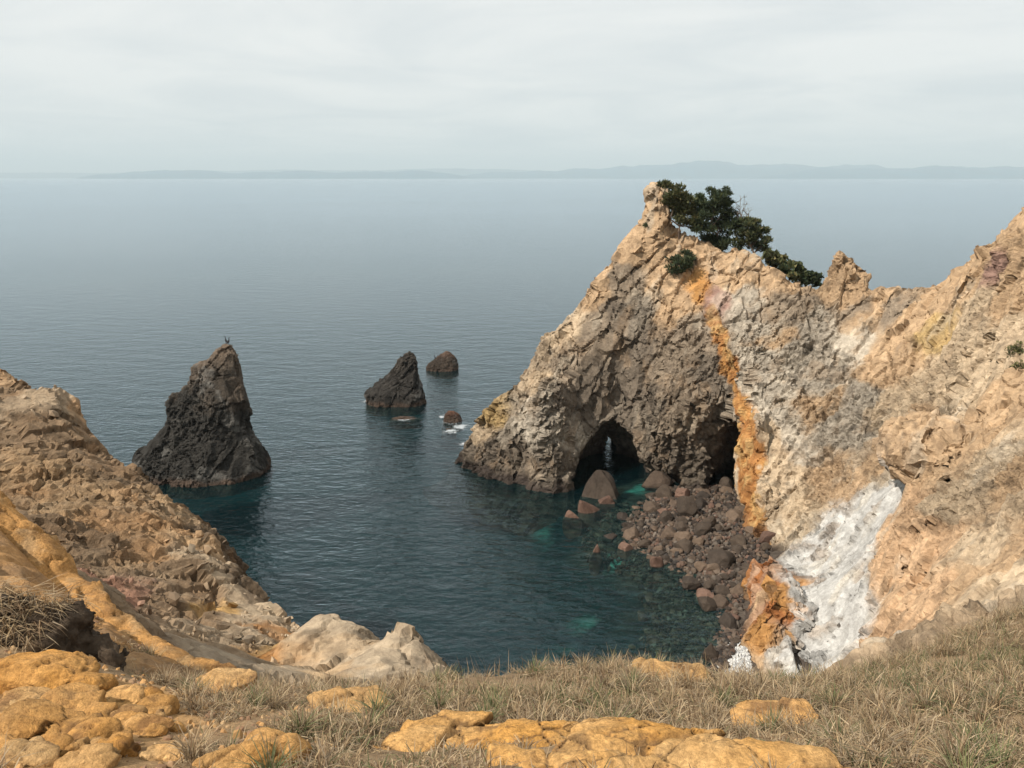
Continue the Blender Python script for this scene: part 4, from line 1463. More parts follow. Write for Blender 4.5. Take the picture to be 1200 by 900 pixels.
G_T = 'trees on the headland top'
px_tree('pine_tree', (797, 264), 100.0, [(784, 219, 8), (778, 217, 5), (792, 228, 11), (803, 233, 11), (789, 241, 9), (800, 247, 11), (811, 244, 10), (797, 236, 12), (812, 255, 8), (784, 232, 6), (806, 263, 8), (815, 266, 8), (798, 258, 7), (780, 238, 5)], 'olive green pine hugging the summit rock', 'tree', OLIVE, group=G_T)
px_tree('pine_tree', (836, 302), 100.2, [(826, 233, 8), (838, 229, 9), (850, 226, 6), (849, 238, 10), (835, 243, 12), (824, 252, 11), (843, 254, 12), (857, 256, 9), (828, 268, 12), (846, 270, 13), (834, 283, 12), (850, 285, 11), (838, 294, 9), (822, 242, 9), (862, 268, 9), (818, 264, 7), (856, 242, 6)], 'tall dark pine in the middle of the summit grove', 'tree', DARK, group=G_T, trunk=0.2)
px_tree('pine_tree', (880, 298), 99.2, [(872, 262, 8), (883, 265, 9), (892, 272, 9), (898, 282, 7), (886, 280, 10), (875, 276, 9), (868, 286, 9), (883, 291, 8), (895, 290, 6), (866, 274, 7), (889, 261, 4)], 'spreading wind shaped pine with yellowish tips on the grove edge', 'tree', OLIVE + DARK, group=G_T)
px_tree('shrub', (798, 322), 98.0, [(797, 309, 12), (788, 306, 8), (805, 303, 9), (793, 317, 8), (803, 315, 8), (811, 300, 6)], 'round dark shrub clinging to the rock face below the summit', 'shrub', DARK, group='shrubs on the headland', per=520)
px_tree('shrub', (906, 315), 97.6, [(900, 300, 7), (906, 306, 8), (914, 308, 8), (910, 299, 6)], 'leafy green shrub behind the crest next to the grove', 'shrub', OLIVE, group='shrubs on the headland', per=520, needle=False)
px_tree('shrub', (928, 326), 97.2, [(922, 314, 8), (930, 318, 8), (936, 314, 6), (928, 323, 8), (918, 320, 6)], 'green shrub in the middle of the crest row', 'shrub', OLIVE + DARK, group='shrubs on the headland', per=520, needle=False)
px_tree('shrub', (948, 336), 96.8, [(943, 322, 7), (950, 326, 8), (957, 325, 6), (946, 331, 7), (960, 332, 5), (938, 326, 6)], 'last green shrub of the crest row beside the pale slab', 'shrub', DARK, group='shrubs on the headland', per=520, needle=False)
px_tree('pine_tree', (759, 276), 100.4, [(756, 264, 3.2), (759, 266, 3), (762, 263, 2.5)], 'tiny pine sapling on the steep ridge under the summit', 'tree', DARK, group=G_T, per=900, leaf=0.22, trunk=0.07)
# a bare tree
fb = P(868, 285, 100.6)
bare = link('bare_tree', None, label='leafless grey tree rising from the summit grove', category='tree')
bare.location = fb
bm = bmesh.new()
for (ex, ey) in [(862, 238), (868, 234), (874, 240), (878, 248), (866, 246), (880, 256), (872, 232), (860, 246)]:
    e = Vector(P(ex, ey, 100.6 + random.uniform(-0.8, 0.8))) - Vector(fb)
    st = Vector((random.uniform(-0.1, 0.1), 0, 1.6))
    br = limb(st, e, 5, 0.10)
    tube(bm, br, [0.075, 0.06, 0.05, 0.04, 0.03, 0.02], 5)
    for k in (2, 3, 4, 5):
        for _ in range(3):
            t_ = br[k] + Vector((random.gauss(0, 0.35), random.gauss(0, 0.35), random.uniform(0.05, 0.55)))
            tube(bm, [br[k], (br[k] + t_) / 2 + Vector((random.gauss(0, .06), 0, 0)), t_], [0.028, 0.022, 0.014], 4)
me = bpy.data.meshes.new('branches')
bm.to_mesh(me); bm.free()
M_GREYBARK = simple_material('grey_bark', (0.20, 0.17, 0.14), 0.9, 0.3, 3)
link('branches', me, M_GREYBARK, bare)
bm = bmesh.new()
tube(bm, limb(Vector((0, 0, -2.0)), Vector((0, 0, 1.7)), 4, 0.05), [0.15, 0.13, 0.12, 0.10, 0.08], 7)
me = bpy.data.meshes.new('trunk')
bm.to_mesh(me); bm.free()
link('trunk', me, M_GREYBARK, bare)
for (px, py, lab) in [(1184, 417, 'small green tuft rooted in the tan cliff face'), (1190, 435, 'lower green tuft in the tan cliff face')]:
    mm = march(H_ALL, px, py)
    cl = [((mm[0] + random.uniform(-.4, .4), mm[1] - 0.5, mm[2] + random.uniform(0.2, 0.8)), 0.45) for _ in range(4)]
    tree('cliff_plant', (mm[0], mm[1], mm[2]), cl, lab, 'plant', OLIVE, leaf=0.25, per=400, trunk=0.04, group='plants on the cliff face')

# ------------------------------------------------------------------ loose debris on the left-hand slope
def h_pts(x, y):
    return H_ALL(x, y)


tri_v, tri_c = [], []
cnt = 1500
dx_ = RNG.uniform(-34, -7.5, cnt); dy_ = RNG.uniform(19, 50, cnt)
dz_ = H_ALL(dx_, dy_)
keep = (dz_ > 15.5) & (fbm(np.stack([dx_, dy_, dz_], 1).astype(F32), 0.2, 3, 0.6, 19) > -0.12)
dx_, dy_, dz_ = dx_[keep], dy_[keep], dz_[keep]
left_cliff = [o for o in COL.objects if o.name.startswith('cliff') and 'spur' in o.get('label', '')][0]
me_ = left_cliff.data
nv = len(me_.vertices)
cov = np.empty(nv * 3, F32); me_.vertices.foreach_get('co', cov); cov = cov.reshape(-1, 3)
grid = {}
gx_, gy_ = np.floor(cov[:, 0] / 0.4).astype(int), np.floor(cov[:, 1] / 0.4).astype(int)
for i_, (a_, b_, z_) in enumerate(zip(gx_.tolist(), gy_.tolist(), cov[:, 2].tolist())):
    if z_ > grid.get((a_, b_), (-99, 0))[0]:
        grid[(a_, b_)] = (z_, i_)
colv = np.empty(nv * 4, F32); me_.color_attributes['Col'].data.foreach_get('color', colv); colv = colv.reshape(-1, 4)[:, :3]
ICO = bmesh.new(); bmesh.ops.create_icosphere(ICO, subdivisions=1, radius=1.0)
icv = np.array([x.co[:] for x in ICO.verts], F32); icf = np.array([[a.index for a in f.verts] for f in ICO.faces], np.int32); ICO.free()
vs, fs, cs = [], [], []
off = 0
for x, y in zip(dx_, dy_):
    hit = grid.get((int(math.floor(x / 0.4)), int(math.floor(y / 0.4))))
    if hit is None:
        continue
    z, vi = hit
    ix_, iy_ = int(math.floor(x / 0.4)), int(math.floor(y / 0.4))
    nb = [grid.get((ix_ + a_, iy_ + b_)) for a_ in (-1, 0, 1) for b_ in (-1, 0, 1)]
    if any(k is None or abs(k[0] - z) > 0.75 for k in nb):
        continue
    r = 0.06 + 0.26 * random.random() ** 5
    m_ = np.array(Euler((random.uniform(0, 6), random.uniform(0, 6), random.uniform(0, 6))).to_matrix(), F32)
    jit = 1 + (RNG.random((len(icv), 1)).astype(F32) - 0.5) * 0.9
    vs.append((icv * jit * np.array([r, r * random.uniform(0.5, 1), r * random.uniform(0.3, 0.7)], F32)) @ m_ + np.array([x, y, z - 0.04], F32))
    fs.append(icf + off); off += len(icv)
    cs.append(np.tile(colv[vi] * random.uniform(0.7, 1.15), (len(icv), 1)))
link('scree', mesh_np('scree', np.concatenate(vs), np.concatenate(fs), False, np.concatenate(cs)), M_RUB, kind='stuff', label='loose broken stones on the brown slope')

# ------------------------------------------------------------------ foreground boulders
M_ORB = rock_material('orange_boulder', 5.0, 0.28, base=[(0.0, (0.44, 0.225, 0.075)), (0.5, (0.49, 0.275, 0.11)), (1.0, (0.52, 0.32, 0.15))], speck=0.22, crack=0.9, chip=0.22)
M_PALEB = rock_material('pale_tan_boulder', 5.0, 0.35, base=[(0.0, (0.45, 0.28, 0.135)), (1.0, (0.50, 0.34, 0.19))], speck=0.25, crack=0.9, chip=0.25)
FGROCKS = []
M_FGB = rock_material('weathered_orange_stone', 5.0, 0.85, speck=0.6, crack=0.9, chip=0.6)


def fg_boulder(px, py, w, h, label, group, mat=M_ORB, seed=0, long=0.75, rz=0.0, sink=0.36, cat='boulder', name='boulder'):
    """px, py: middle of the visible top; w, h its size in photo pixels"""
    u, dy, dz = ray(px, py + h * 0.25)
    Y = np.arange(4.0, 19, 0.02)
    g = fg_zs(u / dy * Y, Y)
    k = np.flatnonzero(CAM_H + dz / dy * Y < g)
    if len(k) == 0:
        return None
    y = float(Y[k[0]]); x = u / dy * y; z = float(g[k[0]])
    sc = y / dy / FPX
    sx = w * sc / 2 * 1.25
    sz = max(h * sc * 0.58, 0.07)
    sy = max(sx * long, sz * 1.1)
    me = boulder_mesh(name, 300 + seed, 5 if w > 75 else (4 if w > 36 else 3), 0.78, 0.14, 3)
    co = np.array([q_.co[:] for q_ in me.vertices], F32)
    wv = co * np.array([sx, sy, sz], F32)
    ws = wv + np.array([seed * 3.7, seed * 1.3, 0], F32)
    wp = ws + 0.10 * np.stack([vn(ws, 3.0, 5), vn(ws, 3.0, 6), vn(ws, 3.0, 7)], 1)
    f1_, f2_, c_, t_ = worley(wp * np.array([1, 1, 0.6], F32), 2.6)
    crack_ = 1 - sstep(0.0, 0.055, f2_ - f1_)
    g1_, g2_, d_, u_ = worley(wp + 7.7, 6.0)
    rel_ = 0.05 * t_ + 0.05 * (c_ - 0.5) - 0.05 * crack_ + 0.012 * u_ + 0.05 * fbm(ws, 2.2, 4, 0.6, 7) + 0.014 * (ridged(ws, 8.0, 3, 0.6, 17) - 0.5)
    nrm_ = co / np.linalg.norm(co, axis=1, keepdims=True)
    wv = wv + nrm_ * rel_[:, None] * min(1.0, 0.35 + sx * 1.6)
    wv = facet(wv, nrm_, 2.4, 0.5, 0.06, (1, 1, 1), 0.4, seed * 0.37, False)
    me.vertices.foreach_set('co', wv.ravel())
    me.polygons.foreach_set('use_smooth', np.ones(len(me.polygons), bool))
    pale = 0.25 + 0.5 * (mat is M_PALEB) + 0.6 * fbm(ws, 1.3, 4, 0.6, 27)
    pale = np.clip(pale, 0, 1)[:, None]
    cc_ = np.array((0.64, 0.325, 0.09)) * (1 - pale) + np.array((0.68, 0.44, 0.21)) * pale
    so_ = (crack_[:, None] * 0.6)
    cc_ = cc_ * (1 - so_) + np.array((0.15, 0.095, 0.055)) * so_
    rust = sstep(0.15, 0.5, fbm(ws, 2.7, 4, 0.65, 29))[:, None]
    cc_ = cc_ * (1 - 0.65 * rust) + np.array((0.22, 0.115, 0.055)) * 0.65 * rust
    cc_ = cc_ * (0.8 + 0.3 * RNG.random())
    ca_ = me.color_attributes.new('Col', 'FLOAT_COLOR', 'POINT')
    ca_.data.foreach_set('color', np.concatenate([cc_, np.ones((len(cc_), 1))], 1).astype(F32).ravel())
    me.materials.append(M_FGB)
    o = link(name, me, None, label=label, category=cat, group=group)
    o.location = (x, y + sy * 0.35, z + sz * (0.5 - sink))
    o.rotation_euler = (0, 0, rz)
    FGROCKS.append((x, y + sy * 0.2, max(sx, 0.05), max(sy * 1.15, 0.05), rz))
    return o


GJ = 'orange boulders piled below the soil bank'
GC = 'orange slabs along the turf shelf'
for k, a in enumerate([
    (25, 797, 112, 44, 'broad orange boulder with a forked crack under the dark soil bank', GJ, M_ORB),
    (95, 812, 52, 30, 'rounded orange boulder right of the fork-cracked one', GJ, M_ORB),
    (22, 828, 56, 20, 'flat tan orange slab below the fork-cracked boulder', GJ, M_PALEB),
    (78, 831, 64, 26, 'long smooth orange boulder beside the flat tan slab', GJ, M_ORB),
    (44, 854, 98, 46, 'biggest orange boulder of the pile, domed with an undercut rim', GJ, M_ORB),
    (104, 866, 54, 32, 'orange boulder touching the domed one', GJ, M_ORB),
    (33, 890, 74, 26, 'pale flat slab at the bottom of the pile', GJ, M_PALEB),
    (98, 896, 58, 20, 'pale orange stone between slab and grass', GJ, M_PALEB),
    (117, 838, 30, 24, 'upright orange stone wedged in the pile', GJ, M_ORB),
    (139, 822, 44, 18, 'flat tan stone in the gravel above the grass', GJ, M_PALEB),
    (150, 843, 36, 18, 'small orange stone by the upright one', GJ, M_ORB),
    (174, 857, 50, 14, 'thin flat orange stone half in the grass', GJ, M_ORB),
    (183, 836, 28, 16, 'little orange stone against dry grass', GJ, M_ORB),
    (143, 880, 28, 26, 'knobbly orange stone at the lower end of the pile', GJ, M_ORB),
    (70, 880, 30, 14, 'small orange stone under the domed boulder', GJ, M_ORB),
    (170, 815, 24, 10, 'small tan stone on the gravel under the orange rib', GJ, M_PALEB),
    (60, 812, 26, 14, 'small orange stone squeezed between two boulders', GJ, M_ORB),
    (263, 806, 58, 26, 'pale rounded boulder at the end of the orange rib', GJ, M_PALEB),
    (320, 880, 62, 42, 'bright orange boulder with a ringed hollow standing in grass', GC, M_ORB),
    (275, 892, 76, 26, 'bright orange boulder leaning on the ringed one', GC, M_ORB),
    (352, 791, 56, 24, 'pale grassy hummock rock at the cliff edge', GC, M_PALEB),
    (405, 829, 84, 16, 'flat pale orange slab flush with the grass', GC, M_PALEB),
    (905, 846, 96, 18, 'bare tan rock patch ringed by dry grass', GC, M_PALEB),
    (800, 795, 84, 10, 'tan rock lip on the turf edge above the pebbles', GC, M_PALEB),
]):
    fg_boulder(a[0], a[1], a[2], a[3], a[4], a[5], a[6], seed=k, long=0.55 if a[2] > 70 else 0.8, rz=random.uniform(-0.25, 0.25))

rs_ = random.Random(5)
for k in range(46):
    px_, py_ = rs_.uniform(0, 215), rs_.uniform(805, 898)
    if px_ > 130 and rs_.random() < 0.4:
        continue
    w_ = rs_.uniform(13, 34)
    m_k = rs_.choice([M_ORB, M_PALEB])
    by_ = min([(25, 797, 'the fork-cracked boulder'), (44, 854, 'the domed orange boulder'), (33, 890, 'the pale bottom slab'), (117, 838, 'the upright orange stone'), (143, 880, 'the knobbly stone'), (174, 857, 'the thin flat stone'), (139, 822, 'the flat tan stone'), (78, 831, 'the long smooth boulder')],
              key=lambda a_: (a_[0] - px_) ** 2 + (a_[1] - py_) ** 2)[2]
    fg_boulder(px_, py_, w_, w_ * rs_.uniform(0.4, 0.7), ('fist-sized ' if w_ < 22 else 'small ') + ('ochre' if m_k is M_ORB else 'pale tan') + ' stone packed in gravel by ' + by_, 'small stones among the orange boulders', m_k, seed=60 + k, long=0.8, rz=rs_.uniform(-1, 1), cat='stone', name='small_stone')

# the broken orange ledge: low swelling slabs, split by joints
LEDGE = [(418, 897, 50, 26), (445, 880, 60, 26), (480, 866, 80, 26), (525, 850, 110, 20), (560, 862, 90, 34), (600, 852, 90, 24), (640, 860, 100, 30), (690, 868, 80, 40), (735, 862, 100, 32), (775, 872, 100, 38),
         (815, 882, 70, 34), (865, 886, 110, 20), (925, 891, 120, 14), (985, 896, 90, 10), (590, 884, 46, 22), (650, 890, 40, 16), (700, 896, 50, 16)]
ells = []
for (px, py, w, h) in LEDGE:
    u, dy, dz = ray(px, py + h * 0.2 + 7)
    Yv = np.arange(4.0, 19, 0.02)
    g = fg_zs(u / dy * Yv, Yv)
    y = float(Yv[np.flatnonzero(CAM_H + dz / dy * Yv < g)[0]]); x = u / dy * y
    sc = y / dy / FPX
    ells.append((x, y, float(fg_zs(np.array([x]), np.array([y]))[0]) - 0.02, w * sc * 0.62, max(w * sc * 0.34, 0.16), max(h * sc * 0.5, 0.08)))
    FGROCKS.append((x, y - 0.05, w * sc * 0.58, max(w * sc * 0.36, 0.16), 0))
E = np.array(ells)
lo = np.array([(E[:, 0] - E[:, 3]).min() - 0.2, (E[:, 1] - E[:, 4]).min() - 0.2, (E[:, 2] - E[:, 5]).min() - 0.15]); hi = np.array([(E[:, 0] + E[:, 3]).max() + 0.2, (E[:, 1] + E[:, 4]).max() + 0.2, (E[:, 2] + E[:, 5]).max() + 0.25])
dxl = 0.03
bxs = np.arange(lo[0], hi[0], dxl, dtype=F32); bys = np.arange(lo[1], hi[1], dxl, dtype=F32); bzs = np.arange(lo[2], hi[2], dxl, dtype=F32)
X, Y, Zz = bxs[:, None, None], bys[None, :, None], bzs[None, None, :]
f = np.full((len(bxs), len(bys), len(bzs)), 9.0, F32)
for (x, y, z, rx, ry, rz) in ells:
    e = (np.power(np.abs((X - x) / rx) ** 2.6 + np.abs((Y - y) / ry) ** 2.6 + np.abs((Zz - z) / rz) ** 2.6, 1 / 2.6) - 1) * min(rx, ry, rz)
    f = smin(f, e.astype(F32), 0.10)
bd = np.abs(f) < 0.22
idx = np.argwhere(bd)
pp = np.stack([bxs[idx[:, 0]], bys[idx[:, 1]], bzs[idx[:, 2]]], 1)
wp = pp + 0.12 * np.stack([fbm(pp, 1.6, 3, 0.5, 5), fbm(pp, 1.6, 3, 0.5, 6), fbm(pp, 1.6, 3, 0.5, 7)], 1)
f1_, f2_, c_, t_ = worley(wp * np.array([1, 1.3, 0.5], F32), 1.7)
g1_, g2_, d_, u_ = worley(wp + 9.1, 4.2)
f[bd] += 0.09 * fbm(pp, 1.1, 4, 0.5, 301) + 0.03 * t_ + 0.035 * (c_ - 0.5) + 0.085 * (1 - sstep(0, 0.05, f2_ - f1_)) + 0.012 * u_ + 0.02 * (1 - sstep(0, 0.06, g2_ - g1_)) * (d_ > 0.6)
v, q = solid_only(*surface_nets(f, lo, dxl))
v = facet(v, vnormals(v, q), 2.6, 0.55, 0.05, (1, 1, 1), 0.5, 3.0, False)
v = v + vnormals(v, q) * (0.02 * fbm(v, 9.0, 4, 0.65, 309))[:, None]
pale = np.clip(0.35 + 1.0 * fbm(v, 0.9, 4, 0.6, 311), 0, 1)[:, None]
cc = np.array((0.66, 0.345, 0.095)) * (1 - pale) + np.array((0.70, 0.46, 0.22)) * pale
r3 = sstep(0.05, 0.4, fbm(v, 2.8, 5, 0.68, 313))[:, None]
cc = cc * (1 - 0.55 * r3) + np.array((0.23, 0.115, 0.05)) * 0.55 * r3
wp = v + 0.12 * np.stack([fbm(v, 1.6, 3, 0.5, 5), fbm(v, 1.6, 3, 0.5, 6), fbm(v, 1.6, 3, 0.5, 7)], 1)
f1_, f2_, c_, t_ = worley(wp * np.array([1, 1.3, 0.5], F32), 1.7)
g1_, g2_, d_, u_ = worley(wp + 9.1, 4.2)
soil_in = np.maximum(1 - sstep(0.02, 0.07, f2_ - f1_), (1 - sstep(0.0, 0.07, g2_ - g1_)) * (d_ > 0.5) * 0.8)[:, None]      # earth caught in the splits
cc = cc * (1 - 0.7 * soil_in) + np.array((0.13, 0.085, 0.05)) * 0.7 * soil_in
o_ = np.array([E[:, 0].mean(), E[:, 1].mean(), E[:, 2].mean()], F32)
ledge = link('rock_ledge', mesh_np('rock_ledge', v - o_, q, True, cc), M_FGB, label='low cracked yellow ochre rock ledge sunk in the dry grass', category='rock ledge')
ledge.location = o_

# the long orange rib along the edge of the shelf
pts_ = [np.array(a_) for a_ in RIDGE]
lo = np.min(pts_, 0) - 1.4; hi = np.max(pts_, 0) + 1.4
dxr = 0.085
bxs = np.arange(lo[0], hi[0], dxr, dtype=F32); bys = np.arange(lo[1], hi[1], dxr, dtype=F32); bzs = np.arange(lo[2], hi[2], dxr, dtype=F32)
X, Y, Zz = np.meshgrid(bxs, bys, bzs, indexing='ij')
f = np.full(X.shape, 9.0, F32)
wid = [1.0, 0.9, 0.7, 0.5, 0.4, 0.36, 0.3, 0.22]
for a_, b_, ra, rb in zip(pts_[:-1], pts_[1:], wid[:-1], wid[1:]):
    d_ = b_ - a_
    t_ = np.clip(((X - a_[0]) * d_[0] + (Y - a_[1]) * d_[1] + (Zz - a_[2]) * d_[2]) / (d_ @ d_), 0, 1)
    rr = ra + (rb - ra) * t_
    e = np.sqrt((X - a_[0] - t_ * d_[0]) ** 2 + (Y - a_[1] - t_ * d_[1]) ** 2 + ((Zz - a_[2] - t_ * d_[2] + rr * 0.55) / 0.8) ** 2) - rr
    f = smin(f, e, 0.15)
    e = np.sqrt((X - a_[0] - t_ * d_[0] + 0.25) ** 2 + (Y - a_[1] - t_ * d_[1] + rr * 0.95) ** 2 + ((Zz - a_[2] - t_ * d_[2] + rr * 0.85) / 0.8) ** 2) - rr * 0.9
    f = smin(f, e, 0.25)
bd = np.abs(f) < 0.7
pp = np.stack([X[bd], Y[bd], Zz[bd]], 1)
f[bd] += 0.30 * fbm(pp, 0.9, 3, 0.5, 201) - 0.16 * (ridged(pp, 0.8, 2, 0.5, 205) - 0.4)
v, q = solid_only(*surface_nets(f, lo, dxr))
nr = vnormals(v, q)
v = facet(v, nr, 0.85, 0.7, 0.25, (1, 1, 1), 0.5, 5.0, False)
v = facet(v, nr, 2.2, 0.6, 0.12, (1, 1, 1), 0.5, 9.0, False)
nr = vnormals(v, q)
w1_, w2_, wc_, wt_ = worley(v + 0.25 * np.stack([vn(v, 2.0, 5), vn(v, 2.0, 6), vn(v, 2.0, 7)], 1), 0.9)
v = v + nr * (0.06 * fbm(v, 3.0, 4, 0.6, 209) - 0.09 * (1 - sstep(0, 0.07, w2_ - w1_)) + 0.22 * wt_ + 0.10 * (wc_ - 0.5))[:, None]
nz = fbm(v, 0.9, 4, 0.6, 211)[:, None]
cc = np.array((0.52, 0.28, 0.10)) * (1 + 0.4 * nz)
r3 = sstep(0.05, 0.4, fbm(v, 2.3, 4, 0.65, 217))[:, None]
cc = cc * (1 - 0.55 * r3) + np.array((0.25, 0.14, 0.07)) * 0.55 * r3
kk = sstep(0.1, 0.4, fbm(v, 1.7, 4, 0.6, 213))[:, None]
cc = cc * (1 - 0.5 * kk) + np.array((0.45, 0.32, 0.18)) * 0.5 * kk
M_RIB = rock_material('orange_rib_rock', 4.0, 0.8, chip=0.6, speck=0.55, crack=0.9)
o_ = np.array(pts_[4], F32)
rib = link('rock_rib', mesh_np('rock_rib', v - o_, q, True, cc), M_RIB, label='long smooth orange rock rib running down beside the brown slope', category='rock')
rib.location = o_

# gravel lying between the boulders
vs, fs, cs = [], [], []
off = 0
for _ in range(5200):
    x, y = random.uniform(-9.5, -1.6), random.uniform(4.6, 14.5)
    if x < -0.72 * y - 0.5:
        continue
    r = 0.010 + 0.07 * random.random() ** 5
    m_ = np.array(Euler((random.uniform(0, 6), random.uniform(0, 6), random.uniform(0, 6))).to_matrix(), F32)
    jit = 1 + (RNG.random((len(icv), 1)).astype(F32) - 0.5) * 0.5
    vs.append([(icv * jit * np.array([r, r * random.uniform(0.6, 1), r * random.uniform(0.45, 0.8)], F32)) @ m_, x, y])
    fs.append(icf + off); off += len(icv)
    cs.append(np.tile(np.array(random.choice([(0.44, 0.25, 0.10), (0.36, 0.22, 0.12), (0.44, 0.29, 0.15), (0.26, 0.15, 0.085), (0.40, 0.22, 0.09)]), F32) * random.uniform(0.7, 1.15), (len(icv), 1)))
zz = fg_zs(np.array([a[1] for a in vs]), np.array([a[2] for a in vs]))
link('gravel', mesh_np('gravel', np.concatenate([a[0] + np.array([a[1], a[2], z], F32) for a, z in zip(vs, zz)]), np.concatenate(fs), False, np.concatenate(cs)), M_RUB, kind='stuff', label='orange and brown gravel between the boulders')

# dark earth bank on the left
c = np.array(P(15, 758, 11.4))
bxs = np.arange(c[0] - 3.2, c[0] + 2.4, 0.06, dtype=F32); bys = np.arange(c[1] - 1.6, c[1] + 1.6, 0.06, dtype=F32); bzs = np.arange(c[2] - 1.4, c[2] + 1.3, 0.06, dtype=F32)
X, Y, Zz = np.meshgrid(bxs, bys, bzs, indexing='ij')
f = (np.power((np.abs(X - c[0] + 0.7) / 1.95) ** 2.4 + (np.abs(Y - c[1]) / 1.0) ** 2.4 + (np.abs(Zz - c[2] - 0.12 * (X - c[0]) * -1) / 0.62) ** 2.4, 1 / 2.4) - 1) * 0.7
pp = np.stack([X.ravel(), Y.ravel(), Zz.ravel()], 1)
f = f + (0.55 * fbm(pp, 1.3, 4, 0.6, 15)).reshape(f.shape)
v, q = solid_only(*surface_nets(f, (c[0] - 3.2, c[1] - 1.6, c[2] - 1.4), 0.06))
v = v + vnormals(v, q) * (0.20 * fbm(v, 4.0, 4, 0.7, 17))[:, None]
nz = fbm(v, 1.6, 4, 0.6, 18)[:, None]
cc = np.array((0.072, 0.052, 0.036)) * (1 + 0.7 * nz) + np.array((0.16, 0.10, 0.045)) * np.clip(nz - 0.15, 0, 1)
M_SOIL = rock_material('dark_soil', 5.0, 0.6, chip=0.6)
bank = link('soil_bank', mesh_np('soil_bank', v - c.astype(F32), q, True, cc), M_SOIL, label='dark crumbling earth bank with dead grass hanging over it', category='earth bank')
bank.location = c
BANK_V = v

# ------------------------------------------------------------------ dry grass
def blades(name, bx_, by_, bz_, length, width, head, lean, cols, label, curl=0.9):
    n_ = len(bx_)
    base = np.stack([bx_, by_, bz_], 1)
    hd = np.stack([np.cos(head), np.sin(head), np.zeros(n_)], 1)
    up = np.array([0, 0, 1.0])
    sd = np.stack([-np.sin(head), np.cos(head), np.zeros(n_)], 1)
    tw = RNG.uniform(-1, 1, n_)[:, None]
    sd = sd * np.cos(tw) + up * np.sin(tw) * 0.6
    L = length[:, None]; W = width[:, None]
    l1 = lean[:, None] * 0.55; l2 = np.minimum(lean[:, None] * 1.0 + curl * RNG.random((n_, 1)) * 0.6, 2.1)
    l3 = np.minimum(l2 + curl * RNG.random((n_, 1)) * 0.5, 2.3)
    p1 = base + (hd * np.sin(l1) + up * np.cos(l1)) * L * 0.4
    p2 = p1 + (hd * np.sin(l2) + up * np.cos(l2)) * L * 0.35 + sd * L * RNG.uniform(-0.08, 0.08, (n_, 1))
    p3 = p2 + (hd * np.sin(l3) + up * np.cos(l3)) * L * 0.25
    v = np.stack([base - sd * W, base + sd * W, p1 - sd * W * 0.9, p1 + sd * W * 0.9, p2 - sd * W * 0.6, p2 + sd * W * 0.6, p3], 1).reshape(-1, 3)
    o = (np.arange(n_) * 7)[:, None]
    t = np.array([[0, 1, 3], [0, 3, 2], [2, 3, 5], [2, 5, 4], [4, 5, 6]])
    f = (o[:, :, None] + t[None]).reshape(-1, 3)
    return v, f, np.repeat(cols, 7, 0)


STRAW = np.array([(0.41, 0.295, 0.165), (0.37, 0.275, 0.165), (0.31, 0.22, 0.125), (0.48, 0.37, 0.235), (0.24, 0.16, 0.09), (0.28, 0.215, 0.145), (0.19, 0.12, 0.065)])
GREEN = np.array([(0.12, 0.13, 0.055), (0.09, 0.105, 0.045), (0.16, 0.15, 0.07)])

TC = 5200
tx = RNG.uniform(-8.5, 14, TC * 3); ty = RNG.uniform(4.4, 17, TC * 3)
pp = np.stack([tx, ty, tx * 0], 1).astype(F32)
gn = fbm(pp, 0.45, 3, 0.55, 33)
inview = np.abs(tx) < ty * 0.70 + 0.8
ok = inview.copy()
ok &= (H_FG(tx, ty) > 25.2)
leftzone = tx < -0.47 * ty
ok &= ~(leftzone & (gn < 0.08))
ok &= (gn > -0.30)
ok &= dist_ridge(tx, ty) > 0.6
for (x, y, sx, sy, rz) in FGROCKS:
    cx_, sx_ = math.cos(-rz), math.sin(-rz)
    ux = (tx - x) * cx_ - (ty - y) * sx_; uy = (tx - x) * sx_ + (ty - y) * cx_
    ok &= ((ux / (sx * 1.0)) ** 2 + (uy / (sy * 1.0)) ** 2) > 1
# nearer tufts stand closer together so that the turf stays closed
prob = np.clip(1.25 - (ty - 6) * 0.06, 0.5, 1.0)
ok &= RNG.random(len(tx)) < prob
ok &= ~((np.abs(tx - 0.6) < 1.7) & (ty < 7.0) & (RNG.random(len(tx)) < 0.35))
tx, ty, gn = tx[ok], ty[ok], gn[ok]
PB = 21
n_ = len(tx) * PB
ti = np.repeat(np.arange(len(tx)), PB)
ang = RNG.uniform(0, 6.283, n_)
rad = RNG.random(n_) ** 0.7 * 0.13
bx_ = tx[ti] + np.cos(ang) * rad; by_ = ty[ti] + np.sin(ang) * rad
bz_ = fg_zs(bx_, by_) - 0.01
near_slab = (np.abs(tx - 0.6) < 1.9) & (ty < 7.3)
tl = ((0.10 + 0.22 * RNG.random(len(tx)) ** 2.2 + 0.07 * gn) * np.where(near_slab, 0.55, 1.0))[ti] * (0.5 + 0.9 * RNG.random(n_))
wind = 0.5
head = ang + RNG.normal(0, 0.7, n_)
lean = np.clip(RNG.normal(1.0, 0.42, n_), 0.05, 1.6)
bank_g = np.exp(-((tx - 7.4) ** 2 + (ty - 11.6) ** 2) / 1.2)
green = RNG.random(n_) < (0.5 * bank_g + 0.12 * sstep(3.0, 6.0, tx) + 0.04 + 0.34 * sstep(0.05, 0.5, fbm(np.stack([tx, ty, tx * 0 + 5], 1).astype(F32), 0.7, 2, 0.5, 37)))[ti]
cols = np.where(green[:, None], GREEN[RNG.integers(0, len(GREEN), n_)], STRAW[RNG.integers(0, len(STRAW), n_)]) * (0.7 + 0.55 * RNG.random((n_, 1))) * (0.85 + 0.3 * RNG.random(len(tx)))[ti][:, None]
V1, F1_, C1 = blades('grass', bx_, by_, bz_, tl, 0.0032 + 0.0035 * RNG.random(n_), head, lean, cols, '')
